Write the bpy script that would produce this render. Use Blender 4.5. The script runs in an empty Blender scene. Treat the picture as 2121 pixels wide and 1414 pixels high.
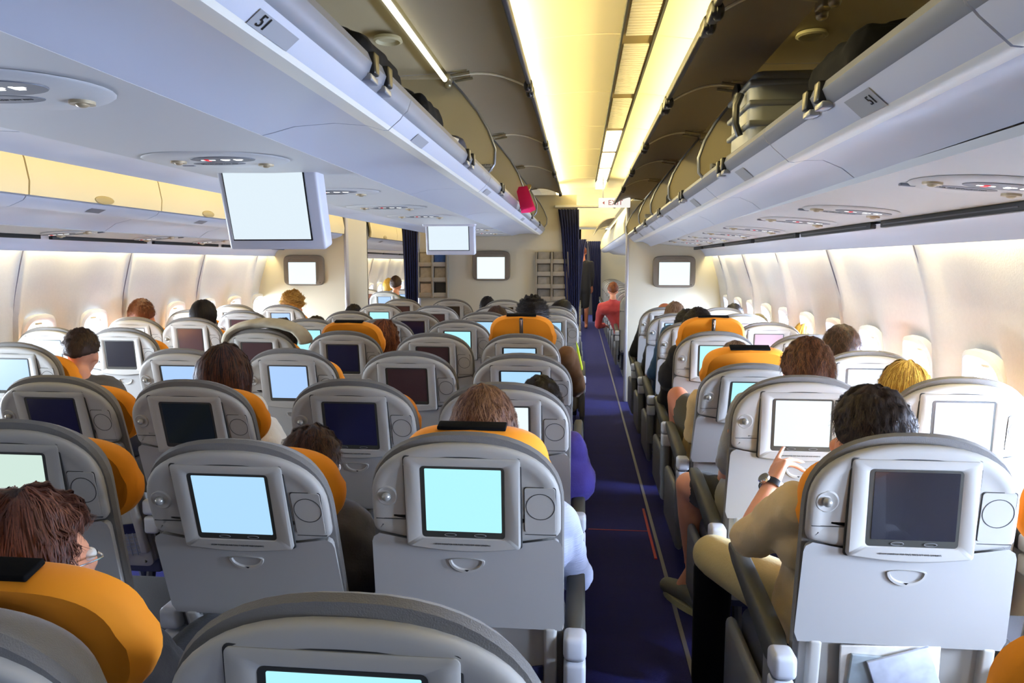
import bpy, bmesh, math, random
from mathutils import Vector, Matrix, noise
random.seed(7)
C = bpy.context.scene.collection
PI = math.pi
R = math.radians
# ------------------------------------------------------------------ camera
F_PX = 1450.0; PCX, PCY = 1060.5, 707.0; VX, VY = 1203.0, 545.0; ZC = 1.53
pitch = math.atan((PCY-VY)/F_PX); yaw = math.atan((VX-PCX)/F_PX*math.cos(pitch))
cam = bpy.data.cameras.new('camera'); camo = bpy.data.objects.new('camera', cam); C.objects.link(camo)
cam.sensor_width = 36; cam.lens = F_PX/2121*36; cam.clip_start = .02; cam.clip_end = 200
camo.location = (0, 0, ZC)
fw = Vector((-math.sin(yaw)*math.cos(pitch), math.cos(yaw)*math.cos(pitch), -math.sin(pitch)))
camo.rotation_euler = fw.to_track_quat('-Z', 'Y').to_euler()
bpy.context.scene.camera = camo
rt = Vector((math.cos(yaw), math.sin(yaw), 0)); up = rt.cross(fw)
def W(px, py, Y):
    """world point seen at a photo pixel, on the cross-section plane Y of the cabin"""
    d = fw + rt*((px-PCX)/F_PX) - up*((py-PCY)/F_PX)
    return Vector((0, 0, ZC)) + d*(Y/d.y)
# ------------------------------------------------------------------ materials
def lin(c):
    return tuple(((v/255)/12.92 if v/255 <= .04045 else ((v/255+.055)/1.055)**2.4) for v in c)+(1,)
MATS = {}
def mat(name, col, rough=.5, metal=0, emit=0, bump=0, bscale=200, var=0, vscale=8, spec=.5, stretch=None, alpha=1, sheen=0, coat=0):
    if name in MATS: return MATS[name]
    m = bpy.data.materials.new(name); m.use_nodes = True; nt = m.node_tree; b = nt.nodes['Principled BSDF']
    c = lin(col)
    b.inputs['Base Color'].default_value = c; b.inputs['Roughness'].default_value = rough
    b.inputs['Metallic'].default_value = metal; b.inputs['Specular IOR Level'].default_value = spec
    b.inputs['Alpha'].default_value = alpha
    if sheen: b.inputs['Sheen Weight'].default_value = sheen
    if coat: b.inputs['Coat Weight'].default_value = coat
    if emit:
        b.inputs['Emission Color'].default_value = c; b.inputs['Emission Strength'].default_value = emit
        b.inputs['Base Color'].default_value = (0.02, .02, .02, 1)
    if bump or var:
        tc = nt.nodes.new('ShaderNodeTexCoord'); mp = nt.nodes.new('ShaderNodeMapping')
        if stretch: mp.inputs['Scale'].default_value = stretch
        nt.links.new(tc.outputs['Object'], mp.inputs['Vector'])
        if bump:
            n = nt.nodes.new('ShaderNodeTexNoise'); n.inputs['Scale'].default_value = bscale
            bp = nt.nodes.new('ShaderNodeBump'); bp.inputs['Strength'].default_value = bump; bp.inputs['Distance'].default_value = .002
            nt.links.new(mp.outputs[0], n.inputs['Vector']); nt.links.new(n.outputs['Fac'], bp.inputs['Height']); nt.links.new(bp.outputs[0], b.inputs['Normal'])
        if var:
            n2 = nt.nodes.new('ShaderNodeTexNoise'); n2.inputs['Scale'].default_value = vscale
            mx = nt.nodes.new('ShaderNodeMix'); mx.data_type = 'RGBA'
            mx.inputs[6].default_value = tuple(v*(1-var) for v in c[:3])+(1,)
            mx.inputs[7].default_value = tuple(min(1, v*(1+var)) for v in c[:3])+(1,)
            nt.links.new(mp.outputs[0], n2.inputs['Vector']); nt.links.new(n2.outputs['Fac'], mx.inputs[0]); nt.links.new(mx.outputs[2], b.inputs['Base Color'])
    MATS[name] = m
    return m
SHELL = mat('seat_plastic', (172, 170, 163), .5, spec=.35)
SHELL2 = mat('seat_plastic_table', (166, 165, 161), .5, spec=.35)
GAP = mat('groove_dark', (50, 50, 48), .7)
FAB = mat('seat_fabric', (112, 110, 106), .9, bump=.5, bscale=500, sheen=.2)
FABD = mat('seat_fabric_dark', (62, 64, 70), .9, bump=.4, bscale=400)
ORANGE = mat('headrest_cloth', (243, 150, 8), .8, bump=.25, bscale=60, sheen=.1)
BLACK = mat('black_plastic', (18, 18, 20), .35)
BLACKC = mat('black_cloth', (9, 9, 11), .9, spec=.15, bump=.3, bscale=80)
BEZ = mat('screen_surround', (60, 60, 55), .3)
CHROME = mat('chrome', (200, 200, 200), .15, 1)
TEXTM = mat('print_dark', (70, 70, 68), .6)
ARMD = mat('armrest_pad', (60, 60, 54), .55)
ARML = mat('armrest_cap', (190, 194, 200), .4)
NAVY = mat('pocket_cloth', (18, 24, 70), .8, bump=.3)
NETM = mat('pocket_net', (150, 158, 175), .7)
PAN = mat('bin_panel', (190, 194, 206), .33)
PANEDGE = mat('bin_edge', (226, 224, 214), .3)
LIPM = mat('bin_lip', (128, 132, 142), .28, .3)
PLATE = mat('placard', (150, 152, 156), .5)
BINT = mat('bin_lining', (176, 166, 136), .6)
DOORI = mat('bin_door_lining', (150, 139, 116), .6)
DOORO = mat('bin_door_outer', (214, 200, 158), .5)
RUB = mat('rubber_trim', (70, 70, 72), .5)
PSUM = mat('service_panel_plastic', (192, 192, 190), .5)
PSUD = mat('service_panel_dark', (105, 106, 112), .5)
CEIL = mat('ceiling_panel', (238, 228, 190), .55)
GRILL = mat('grille_slat', (235, 230, 210), .5)
BULK = mat('bulkhead_panel', (198, 191, 168), .6, bump=.1, bscale=300)
BULKE = mat('bulkhead_edge', (168, 166, 170), .4, .2)
MONF = mat('monitor_frame_brown', (110, 100, 86), .45)
MONG = mat('monitor_frame_grey', (190, 190, 198), .4)
VENT = mat('vent_black', (12, 12, 12), .5)
WALLM = mat('sidewall_panel', (214, 211, 204), .6, bump=.35, bscale=160, var=.05, vscale=60)
WINF = mat('window_surround', (240, 240, 242), .4)
CARPET = mat('carpet_navy', (15, 18, 92), .95, bump=.8, bscale=400, var=.25, vscale=3, stretch=(.2, 3, 1))
TRACK = mat('floor_track', (92, 92, 104), .5)
REDT = mat('red_tape', (150, 20, 40), .6)
CURT = mat('curtain_cloth', (16, 22, 62), .9, bump=.3, bscale=150)
def emis(name, col, s): return mat(name, col, .5, emit=s)
SCR = {'blue': emis('screen_light_blue', (176, 222, 255), 1.0), 'cyan': emis('screen_cyan', (178, 248, 255), 1.0),
       'peri': emis('screen_periwinkle', (170, 206, 255), 1.0), 'white': emis('screen_white', (240, 252, 255), 1.0),
       'pale': emis('screen_pale_green', (214, 238, 226), .95), 'lav': emis('screen_lavender', (226, 228, 250), 1.0),
       'dark': mat('screen_off', (30, 31, 40), .18, coat=.3), 'darkg': mat('screen_off_greenish', (38, 48, 50), .2, coat=.3),
       'darkb': mat('screen_off_bluish', (34, 34, 66), .2, coat=.3), 'darkr': mat('screen_off_brownish', (72, 50, 52), .25, coat=.3),
       'pink': mat('screen_off_pinkish', (150, 125, 130), .3)}
BIGSCR = emis('monitor_screen_white', (226, 241, 250), 1.0)
WSCR = emis('monitor_screen_bright', (240, 252, 255), 1.05)
ICONW = emis('icon_white', (255, 255, 255), 1.5); ICONR = emis('icon_red', (230, 40, 50), 1.2)
gl = bpy.data.materials.new('window_glass'); gl.use_nodes = True; nt = gl.node_tree; nt.nodes.clear()
o_ = nt.nodes.new('ShaderNodeOutputMaterial'); mx_ = nt.nodes.new('ShaderNodeMixShader'); tr_ = nt.nodes.new('ShaderNodeBsdfTransparent'); gs_ = nt.nodes.new('ShaderNodeBsdfGlossy')
gs_.inputs['Roughness'].default_value = .05; mx_.inputs[0].default_value = .08
nt.links.new(tr_.outputs[0], mx_.inputs[1]); nt.links.new(gs_.outputs[0], mx_.inputs[2]); nt.links.new(mx_.outputs[0], o_.inputs[0])
# ------------------------------------------------------------------ mesh builder
class MB:
    def __init__(s): s.v = []; s.f = []; s.m = []; s.mi = 0
    def add(s, vs, fs):
        o = len(s.v); s.v += [tuple(v) for v in vs]
        for f in fs: s.f.append([i+o for i in f]); s.m.append(s.mi)
        return s
    def box(s, x0, x1, y0, y1, z0, z1):
        return s.add([(x, y, z) for x in (x0, x1) for y in (y0, y1) for z in (z0, z1)],
                     [(0, 1, 3, 2), (4, 6, 7, 5), (0, 4, 5, 1), (2, 3, 7, 6), (0, 2, 6, 4), (1, 5, 7, 3)])
    def rbox(s, x0, x1, y0, y1, z0, z1, r=.01, seg=3):
        bm = bmesh.new(); bmesh.ops.create_cube(bm, size=1)
        for v in bm.verts: v.co = Vector(((x0+x1)/2+v.co.x*(x1-x0), (y0+y1)/2+v.co.y*(y1-y0), (z0+z1)/2+v.co.z*(z1-z0)))
        bmesh.ops.bevel(bm, geom=bm.edges[:], offset=r, segments=seg, affect='EDGES', profile=.5)
        bm.verts.index_update(); s.add([v.co.copy() for v in bm.verts], [[v.index for v in f.verts] for f in bm.faces]); bm.free(); return s
    def rings(s, rings, cap0=True, cap1=True, closed=True):
        n = len(rings[0]); assert all(len(r_) == n for r_ in rings); vs = [p for r in rings for p in r]; fs = []
        for i in range(len(rings)-1):
            for j in range(n if closed else n-1):
                k = (j+1) % n
                fs.append((i*n+j, i*n+k, (i+1)*n+k, (i+1)*n+j))
        if cap0: fs.append(tuple(range(n))[::-1])
        if cap1: fs.append(tuple((len(rings)-1)*n+j for j in range(n)))
        return s.add(vs, fs)
    def tube(s, pts, r, n=8, caps=True):
        pts = [Vector(p) for p in pts]; rr = r if isinstance(r, (list, tuple)) else [r]*len(pts); rings = []
        t = (pts[1]-pts[0]).normalized(); a = t.orthogonal().normalized()
        for i, p in enumerate(pts):
            t = (pts[min(i+1, len(pts)-1)]-pts[max(i-1, 0)]).normalized()
            a = (a - t*a.dot(t)).normalized(); b = t.cross(a)
            rings.append([p+(a*math.cos(2*PI*k/n)+b*math.sin(2*PI*k/n))*rr[i] for k in range(n)])
        return s.rings(rings, caps, caps)
    def ball(s, c, r, n=10, m=7, sc=(1, 1, 1)):
        c = Vector(c); rings = []
        for i in range(1, m):
            th = PI*i/m; rings.append([c+Vector((r*sc[0]*math.sin(th)*math.cos(2*PI*k/n), r*sc[1]*math.sin(th)*math.sin(2*PI*k/n), -r*sc[2]*math.cos(th))) for k in range(n)])
        return s.rings(rings)
    def capsule(s, p0, r0, p1, r1, n=12):
        p0 = Vector(p0); p1 = Vector(p1); d = p1-p0; L = d.length
        if L < 1e-5: return s.ball(p0, r0, n, 8)
        t = d/L; pts = []; rr = []
        for k in range(1, 5): a = PI/2*k/4; pts.append(p0-t*r0*math.cos(a)); rr.append(r0*math.sin(a))
        for k in range(4, 0, -1): a = PI/2*k/4; pts.append(p1+t*r1*math.cos(a)); rr.append(r1*math.sin(a))
        return s.tube(pts, rr, n)
    def prism(s, poly, y0, y1, fz=None):
        """closed (x,z) polygon extruded along the cabin"""
        g = fz or (lambda y: 0)
        n = len(poly); vs = [(x, y, z+g(y)) for y in (y0, y1) for x, z in poly]
        fs = [(i, (i+1) % n, n+(i+1) % n, n+i) for i in range(n)]+[tuple(range(n))[::-1], tuple(range(n, 2*n))]
        return s.add(vs, fs)
    def sheet(s, poly, ys, off=None):
        n = len(poly); vs = []
        for y in ys:
            for k, (x, z) in enumerate(poly):
                dx = off(k, y) if off else 0; vs.append((x+dx, y, z))
        fs = [(i*n+j, i*n+j+1, (i+1)*n+j+1, (i+1)*n+j) for i in range(len(ys)-1) for j in range(n-1)]
        return s.add(vs, fs)
    def mesh(s, name, mats, smooth=True, angle=40, recalc=True):
        me = bpy.data.meshes.new(name); me.from_pydata(s.v, [], s.f)
        for m in (mats if isinstance(mats, (list, tuple)) else [mats]): me.materials.append(m)
        me.polygons.foreach_set('material_index', s.m)
        bm = bmesh.new(); bm.from_mesh(me)
        if recalc: bmesh.ops.recalc_face_normals(bm, faces=bm.faces)
        if smooth:
            for f in bm.faces: f.smooth = True
            for e in bm.edges:
                if len(e.link_faces) == 2 and e.calc_face_angle(0) > R(angle): e.smooth = False
        bm.to_mesh(me); bm.free(); me.update(); return me
    def build(s, name, mats, parent=None, **k):
        return put(s.mesh(name, mats, **k), name, parent)
def put(me, name, parent=None, loc=None, rot=None):
    o = bpy.data.objects.new(name, me); C.objects.link(o)
    if parent: o.parent = parent
    if loc: o.location = loc
    if rot: o.rotation_euler = rot
    return o
def tag(o, label=None, cat=None, group=None, kind=None):
    if label: o['label'] = label
    if cat: o['category'] = cat
    if group: o['group'] = group
    if kind: o['kind'] = kind
    return o
def thing(name, label, cat, loc=(0, 0, 0), group=None):
    o = bpy.data.objects.new(name, None); C.objects.link(o); o.location = loc; o.empty_display_size = .1
    return tag(o, label, cat, group)
def struct(mb, name, m, **k): return tag(mb.build(name, m, **k), kind='structure')
def text_mesh(txt, size, m, name, extrude=.0004):
    cu = bpy.data.curves.new(name, 'FONT'); cu.body = txt; cu.size = size; cu.extrude = extrude; cu.align_x = 'CENTER'; cu.align_y = 'CENTER'; cu.resolution_u = 2
    o = bpy.data.objects.new(name, cu); C.objects.link(o); dg = bpy.context.evaluated_depsgraph_get()
    me = bpy.data.meshes.new_from_object(o.evaluated_get(dg)); bpy.data.objects.remove(o); me.materials.clear(); me.materials.append(m); me.name = name
    return me
# text lies in its local XY plane facing +Z; FACE turns it to face the camera (-Y)
FACE = (R(90), 0, 0)
# ------------------------------------------------------------------ shell of the cabin
YN, YF = -2.2, 20.0
rz = lambda y: -.0095*(y-3.4)
struct(MB().box(-3.75, 1.75, YN, 50, -.06, 0), 'floor', CARPET)
m = MB(); m.box(.425, .443, 1.2, 20, 0, .004); struct(m, 'trim_1', TRACK)
m = MB(); m.box(.398, .412, 3.55, 4.3, 0, .005); m.box(.06, .41, 3.93, 3.938, 0, .002); tag(m.build('floor_tape', REDT), 'thin red tape mark on the navy aisle carpet beside the grey floor track', 'tape')
# ceilings over the two aisles (arched, with cross seams as shallow steps)
def ceiling(xa, xb, name, seams):
    m = MB(); n = 14
    ys = [YN]+[y for s_ in seams for y in (s_-.006, s_, s_+.006)]+[YF]
    prof = [(xa+(xb-xa)*i/n, 2.40+.06*math.sin(PI*i/n)) for i in range(n+1)]
    vs = []; N = n+1
    for y in ys:
        d = .008 if any(abs(y-s_) < 1e-6 for s_ in seams) else 0
        vs += [(x, y, z+d) for x, z in prof]
    m.add(vs, [(i*N+j, i*N+j+1, (i+1)*N+j+1, (i+1)*N+j) for i in range(len(ys)-1) for j in range(n)])
    m.box(xa-.3, xb+.3, YN, YF, 2.5, 2.53)
    return struct(m, name, CEIL, recalc=False)
SE = [3.0+.97*k for k in range(-4, 17)]
ceiling(-.50, .62, 'ceiling', SE); ceiling(-2.75, -1.55, 'ceiling', SE)
# ventilation strip set into the right aisle ceiling
def ceil_strip():
    t = thing('ceiling_vent_strip', 'long cream slatted air grille strip running along the right aisle ceiling', 'vent', (0, 0, 0))
    m = MB(); m.box(.150, .158, .5, 8.0, 2.425, 2.45); m.box(.282, .290, .5, 8.0, 2.425, 2.45); m.build('edge_channel', GAP, t)
    m = MB(); m.box(.158, .282, .5, 8.0, 2.436, 2.452); m.build('strip_panel', mat('grille_back', (150, 132, 84), .6), t)
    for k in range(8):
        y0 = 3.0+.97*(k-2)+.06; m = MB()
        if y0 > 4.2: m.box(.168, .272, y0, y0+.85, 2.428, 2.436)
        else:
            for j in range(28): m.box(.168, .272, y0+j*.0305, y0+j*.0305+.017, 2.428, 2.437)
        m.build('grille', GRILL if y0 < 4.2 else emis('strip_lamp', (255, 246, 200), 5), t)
ceil_strip()
# side walls
def wall(side, prof, ys0, ys1, wins, ribs, name):
    """prof: (x,z) list top to bottom; scalloped between windows; holes at the windows"""
    P = []
    for i in range(len(prof)-1):
        a, b = Vector(prof[i]), Vector(prof[i+1]); k = max(1, int((b-a).length/.025))
        P += [a.lerp(b, j/k) for j in range(k)]
    P.append(Vector(prof[-1])); ny = int((ys1-ys0)/.025); vs = []; N = len(P)
    for i in range(ny+1):
        y = ys0+(ys1-ys0)*i/ny
        dw = min(abs(y-w) for w in wins)/.26; dr = min(abs(y-r) for r in ribs)
        for p in P:
            a = max(0, min(1, (1.58-p.y)/.5))*max(0, min(1, (p.y-.2)/.4))
            off = (.034*math.cos(PI*min(1, dw))*a - .034*max(0, 1-dr/.09)**.7) if dr > .007 else -.028
            vs.append((p.x+side*off, y, p.y))
    fs = []
    for i in range(ny):
        yc = ys0+(ys1-ys0)*(i+.5)/ny
        dw = min(abs(yc-w) for w in wins)
        for j in range(N-1):
            zc = (P[j].y+P[j+1].y)/2
            if (abs(dw)/.115)**3+(abs(zc-1.0)/.165)**3 < 1: continue
            fs.append((i*N+j, i*N+j+1, (i+1)*N+j+1, (i+1)*N+j))
    m = MB(); m.add(vs, fs); return struct(m, name, WALLM, angle=60, recalc=False)
RW = [2.80+.52*k for k in range(-9, 10)]; RR = [3.06+1.04*k for k in range(-5, 5)]
LW = [4.20+.515*k for k in range(-12, 24)]; LR = [3.945+1.03*k for k in range(-6, 13)]
PR = [(1.375, 1.70), (1.39, 1.62), (1.43, 1.51), (1.487, 1.35), (1.53, 1.17), (1.555, 1.0), (1.565, .8), (1.55, .5), (1.5, .2), (1.46, 0)]
PL = [(-3.355, 1.70), (-3.37, 1.62), (-3.405, 1.51), (-3.45, 1.35), (-3.485, 1.19), (-3.51, 1.0), (-3.53, .8), (-3.52, .5), (-3.48, .2), (-3.45, 0)]
wall(1, PR, -2.0, 7.8, RW, RR, 'wall_right'); wall(-1, PL, -2.0, 15.8, LW, LR, 'wall_left')
for (ribs_, prof_, sd, nm_) in ((RR, PR, 1, 'trim_11'), (LR, PL, -1, 'trim_12')):
    m = MB()
    for r_ in ribs_:
        if r_ < .5 or r_ > (7.7 if sd > 0 else 15.5): continue
        m.tube([(x-sd*.031, r_, z) for x, z in prof_], .0035, 5)
    struct(m, nm_, mat('seam_grey', (110, 106, 118), .6))
wn = 0
def window(x, y, side):
    """rounded surround, glass pane and pull-down shade edge"""
    global wn; wn += 1
    t = tag(bpy.data.objects.new('window_%d' % wn, None), kind='structure'); C.objects.link(t); t.location = (x, y, 1.0)
    def ring(rx, rz_, xo, n=40):
        out = []
        for k in range(n):
            a = 2*PI*k/n; c, s_ = math.cos(a), math.sin(a)
            out.append((xo+side*.0-(side*.10 if 0 else 0)+(-side)*max(0, s_)*.035*abs(s_), rx*math.copysign(abs(c)**.62, c), rz_*math.copysign(abs(s_)**.62, s_)))
        return out
    m = MB(); m.rings([ring(.150, .205, side*.012), ring(.146, .200, -side*.016), ring(.128, .180, -side*.022), ring(.116, .166, -side*.008), ring(.108, .155, side*.05)], False, False)
    m.build('window_frame', WINF, t)
    m = MB(); m.rings([ring(.112, .160, side*.048), ring(.112, .160, side*.052)]); m.build('pane', gl, t)
    if side > 0:
        m = MB(); m.rings([ring(.110, .157, side*.026), ring(.110, .157, side*.030)])
        m.build('window_shade', mat('shade_translucent', (244, 244, 248), .6), t)
    m = MB(); m.rbox(-side*.004-.006, -side*.004+.006, -.03, .03, .135, .147, .003); m.build('shade_handle', mat('handle_cream', (214, 200, 160), .5), t)
    for o in t.children: o.name = o.name
sh = mat('shade_translucent', (244, 244, 248), .6)
nt = sh.node_tree; b = nt.nodes['Principled BSDF']; tl = nt.nodes.new('ShaderNodeBsdfTranslucent'); tl.inputs[0].default_value = (.95, .96, 1, 1)
ms = nt.nodes.new('ShaderNodeMixShader'); ms.inputs[0].default_value = .7
nt.links.new(b.outputs[0], ms.inputs[1]); nt.links.new(tl.outputs[0], ms.inputs[2]); tp = nt.nodes.new('ShaderNodeBsdfTransparent'); m2_ = nt.nodes.new('ShaderNodeMixShader'); m2_.inputs[0].default_value = .6; nt.links.new(ms.outputs[0], m2_.inputs[1]); nt.links.new(tp.outputs[0], m2_.inputs[2]); nt.links.new(m2_.outputs[0], nt.nodes['Material Output'].inputs[0])
def area(name, loc, rot, sx, sy, power, col):
    l = bpy.data.lights.new(name, 'AREA'); l.shape = 'RECTANGLE'; l.size = sx; l.size_y = sy; l.energy = power; l.color = col
    o = bpy.data.objects.new(name, l); C.objects.link(o); o.location = loc; o.rotation_euler = rot; return o
for y in RW:
    if y > 7.6: continue
    if y > .3: window(1.545, y, 1)
    area('daylight', (1.605 if y > .3 else 1.565, y, .99), (0, R(74), 0), .32, .23, (80 if y < 4.5 else (95 if y < 6 else 60)) if y > .3 else 5.6, (.56, .70, 1)).data.spread = R(116)
for y in LW:
    if 3.2 < y < 15.5: window(-3.50, y, -1)
    if y < 15.5: area('daylight', (-3.60, y, .99), (0, R(-74), 0), .34, .24, 30 if y > 2.6 else 1.5, (.72, .83, 1)).data.spread = R(116)
# valances with the cold-air slot, service channels, cove lamps
def valance(sgn, pts, y0, y1, segs, name):
    m = MB(); m.sheet(pts, [y0+(y1-y0)*k/8 for k in range(9)])
    m.sheet([(x+sgn*.004, z+.012) for x, z in pts], [y0, y1]); return struct(m, name, PAN)
VR = [(1.228, 1.692), (1.255, 1.687), (1.290, 1.667), (1.315, 1.635), (1.328, 1.602), (1.334, 1.602), (1.334, 1.622)]
valance(1, VR, -2, 7.8, 8, 'trim_2'); valance(-1, [(-1.97-x, z+.002) for x, z in VR], -2, 15.5, 8, 'trim_3')
for (x0, ribs, y1, nm) in ((1.228, RR, 7.7, 1), (-3.194, LR, 15.4, -1)):
    for r in ribs:
        if r+1.03 < .5 or r+.1 > y1: continue
        sn = globals().setdefault('slot_count', {}); sn[nm] = sn.get(nm, 0)+1
        t = thing('air_slot', ('right' if nm > 0 else 'left')+' wall black air outlet slot under the bins', 'vent', (x0, r+.52, 1.696), 'air slots above the right wall' if nm > 0 else 'air slots above the left wall')
        tag(t, 'black air outlet slot above the %s wall panels, %s from the camera' % ('right' if nm > 0 else 'left', ['nearest', 'second', 'third', 'fourth', 'fifth', 'sixth', 'seventh', 'eighth', 'ninth', 'tenth', 'eleventh', 'twelfth', 'thirteenth', 'fourteenth', 'fifteenth', 'sixteenth'][sn[nm]-1]))
        m = MB(); m.rbox(-.020, .006, -.47, .47, -.023, .006, .004); m.build('slot', VENT, t)
        m = MB(); m.rbox(-.0225, -.018, -.44, .44, -.012, -.008, .001); m.build('louvre', mat('louvre_grey', (70, 70, 74), .4), t)
WARM = (1, .82, .38)
def cove(x, y0, y1, z, rot, w, power, name='cove_lamp', col=WARM):
    n = max(1, int((y1-y0)/1.5)); d = (y1-y0)/n
    for k in range(n): area(name, (x, y0+d*(k+.5), z), rot, w, d*.98, power*d, col)
m = MB(); m.box(-3.8, 1.8, YN-.06, YN, 0, 2.6); struct(m, 'wall_rear', mat('rear_light_block', (40, 44, 70), .9))  # unseen wall added to shut out sky light; dark to limit bounce
# service-unit channel undersides
fR = lambda pts: pts
m = MB(); m.prism([(.745, 1.746), (.95, 1.726), (1.205, 1.702), (1.205, 1.72), (.745, 1.765)], -2, 7.75); struct(m, 'trim_4', PSUM)
m = MB(); m.prism([(-.785, 1.842), (-1.06, 1.838), (-1.335, 1.842), (-1.335, 1.86), (-.785, 1.86)], -2, 8.1); struct(m, 'trim_5', PSUM)
m = MB(); m.prism([(-2.86, 1.718), (-3.17, 1.696), (-3.17, 1.71), (-2.86, 1.735)], -2, 15.5); struct(m, 'trim_6', PSUM)
# outer roof closes the bins from outside light
m = MB(); m.box(1.14, 1.75, -2, 7.8, 2.44, 2.48); m.box(1.66, 1.75, -2, 7.8, 1.66, 2.48); m.box(1.36, 1.75, -2, 7.8, 1.70, 1.73); struct(m, 'wall_right_upper', BINT)
m = MB(); m.box(-3.7, -3.2, -2, 15.8, 2.36, 2.40); m.box(-3.75, -3.7, -2, 15.8, 1.66, 2.4); m.box(-3.7, -3.34, -2, 15.8, 1.70, 1.73); struct(m, 'wall_left_upper', BINT)
# ------------------------------------------------------------------ overhead bins
def arc(p0, p1, bulge, n=12):
    p0 = Vector(p0); p1 = Vector(p1); d = p1-p0; nrm = Vector((-d.y, d.x)).normalized()
    if nrm.y < 0: nrm = -nrm
    return [p0.lerp(p1, k/n)+nrm*bulge*math.sin(PI*k/n) for k in range(n+1)]
ORD_ = None
ORD = ['nearest', 'second', 'third', 'fourth', 'fifth', 'sixth', 'seventh', 'eighth', 'ninth', 'tenth']
RAINBOW = None
def open_bin(kind, y0, y1, idx, latches, plate=None, load=None, lamp=False):
    s = -1 if kind == 'c' else 1                     # c: centre bins (open to +x), r: right bins (open to -x)
    g = (lambda y: 0) if kind == 'c' else rz
    if kind == 'c':
        side = 'centre'; body = [(-.417, 1.938), (-.409, 1.918), (-.418, 1.893), (-.430, 1.883), (-.436, 1.874), (-.458, 1.856), (-.466, 1.849), (-.478, 1.849), (-.52, 1.861), (-.60, 1.868), (-.70, 1.862), (-.755, 1.848), (-.783, 1.842),
                (-.80, 1.87), (-1.04, 1.87), (-1.04, 2.40), (-.60, 2.40), (-.60, 2.375), (-.99, 2.36), (-1.02, 2.30), (-1.02, 1.905), (-.46, 1.905), (-.432, 1.938)]
        hinge, tip = (-.595, 2.362), (-.232, 2.305); dz = 0
        div = [(-.59, 2.345), (-.53, 2.28), (-.465, 2.2), (-.418, 2.12), (-.386, 2.037), (-.390, 1.973), (-.425, 1.925), (-.46, 1.912), (-1.015, 1.912), (-1.015, 2.35)]
    else:
        side = 'right'; body = [(.503, 1.889), (.497, 1.872), (.507, 1.850), (.517, 1.842), (.524, 1.834), (.560, 1.802), (.568, 1.795), (.582, 1.793), (.61, 1.798), (.66, 1.798), (.71, 1.776), (.745, 1.749), (.75, 1.775),
                (1.25, 1.80), (1.30, 2.33), (1.2, 2.36), (.66, 2.36), (.66, 2.335), (1.18, 2.33), (1.27, 2.29), (1.22, 1.84), (.55, 1.856), (.518, 1.889)]
        hinge, tip = (.66, 2.25), (.345, 2.185)
        div = [(.655, 2.235), (.60, 2.17), (.545, 2.10), (.505, 2.03), (.482, 1.96), (.486, 1.90), (.51, 1.872), (.55, 1.86), (1.21, 1.848), (1.26, 2.28), (1.15, 2.32)]
        body = [((x, z) if i < 13 else (x, z)) for i, (x, z) in enumerate(body)]
    e = .003
    lab = {'c': 'open centre overhead bin, %s from the camera, right aisle side', 'r': 'open right-hand overhead bin with raised door, %s from the camera'}[kind] % ORD[idx]
    t = thing('overhead_bin', lab, 'overhead bin', (0, y0, 0), 'open overhead bins of the '+('centre' if kind == 'c' else 'right')+' row')
    L = y1-y0
    def pb(m_): return m_
    g0 = lambda y: g(y+y0)
    m = MB(); n = len(body); vs = [(x, y, z+g0(y)) for y in (e, L-e) for x, z in body]
    m.add(vs, []); mi = lambda i: 1 if i < 3 or i >= n-1 else (2 if i < 5 else (3 if 5 <= i < 8 else (0 if i < 14 else 4)))
    for i in range(n): m.f.append([i, (i+1) % n, n+(i+1) % n, n+i]); m.m.append(mi(i))
    m.f.append(list(range(n))[::-1]); m.m.append(0); m.f.append(list(range(n, 2*n))); m.m.append(0)
    m.build('bin_body', [PAN, LIPM, PAN, PANEDGE, BINT], t, angle=35)
    # raised door
    a = arc(hinge, tip, .036); pts = [(p.x, p.y) for p in a]; ou = [(p.x, p.y+.016) for p in a][::-1]
    m = MB(); m.prism(pts+ou, .006, L-.006, g0); d = m.build('door', [DOORI], t)
    for yy in (.004, L-.004):
        m = MB(); m.tube([(p.x, yy, p.y-.003+g0(yy)) for p in a], .0045, 6); m.build('door_trim', mat('door_trim_cream', (240, 236, 210), .3), d)
    m = MB(); m.rbox(tip[0]-.010, tip[0]+.010, .01, L-.01, tip[1]-.012+g0(L/2), tip[1]+.02+g0(L/2), .006); m.build('door_edge', RUB, d)
    for ly in (.06, L-.05):
        m = MB(); m.rbox(tip[0]-.016, tip[0]+.016, ly-.05, ly+.03, tip[1]-.03+g0(ly), tip[1]+.012+g0(ly), .01); m.ball((tip[0]-s*-.006, ly-.03, tip[1]-.014+g0(ly)), .024, sc=(.7, 1, 1)); m.build('door_latch', BLACK, d)
    # divider with rubber trim
    if y1 > 2.9:
        m = MB(); m.prism(div, L-.012, L-.002, g0); dv = m.build('divider', BINT, t)
        m = MB(); m.tube([(x, L-.012, z+g0(L)) for x, z in div[:8]], .006, 6); m.build('divider_trim', LIPM, dv)
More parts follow.
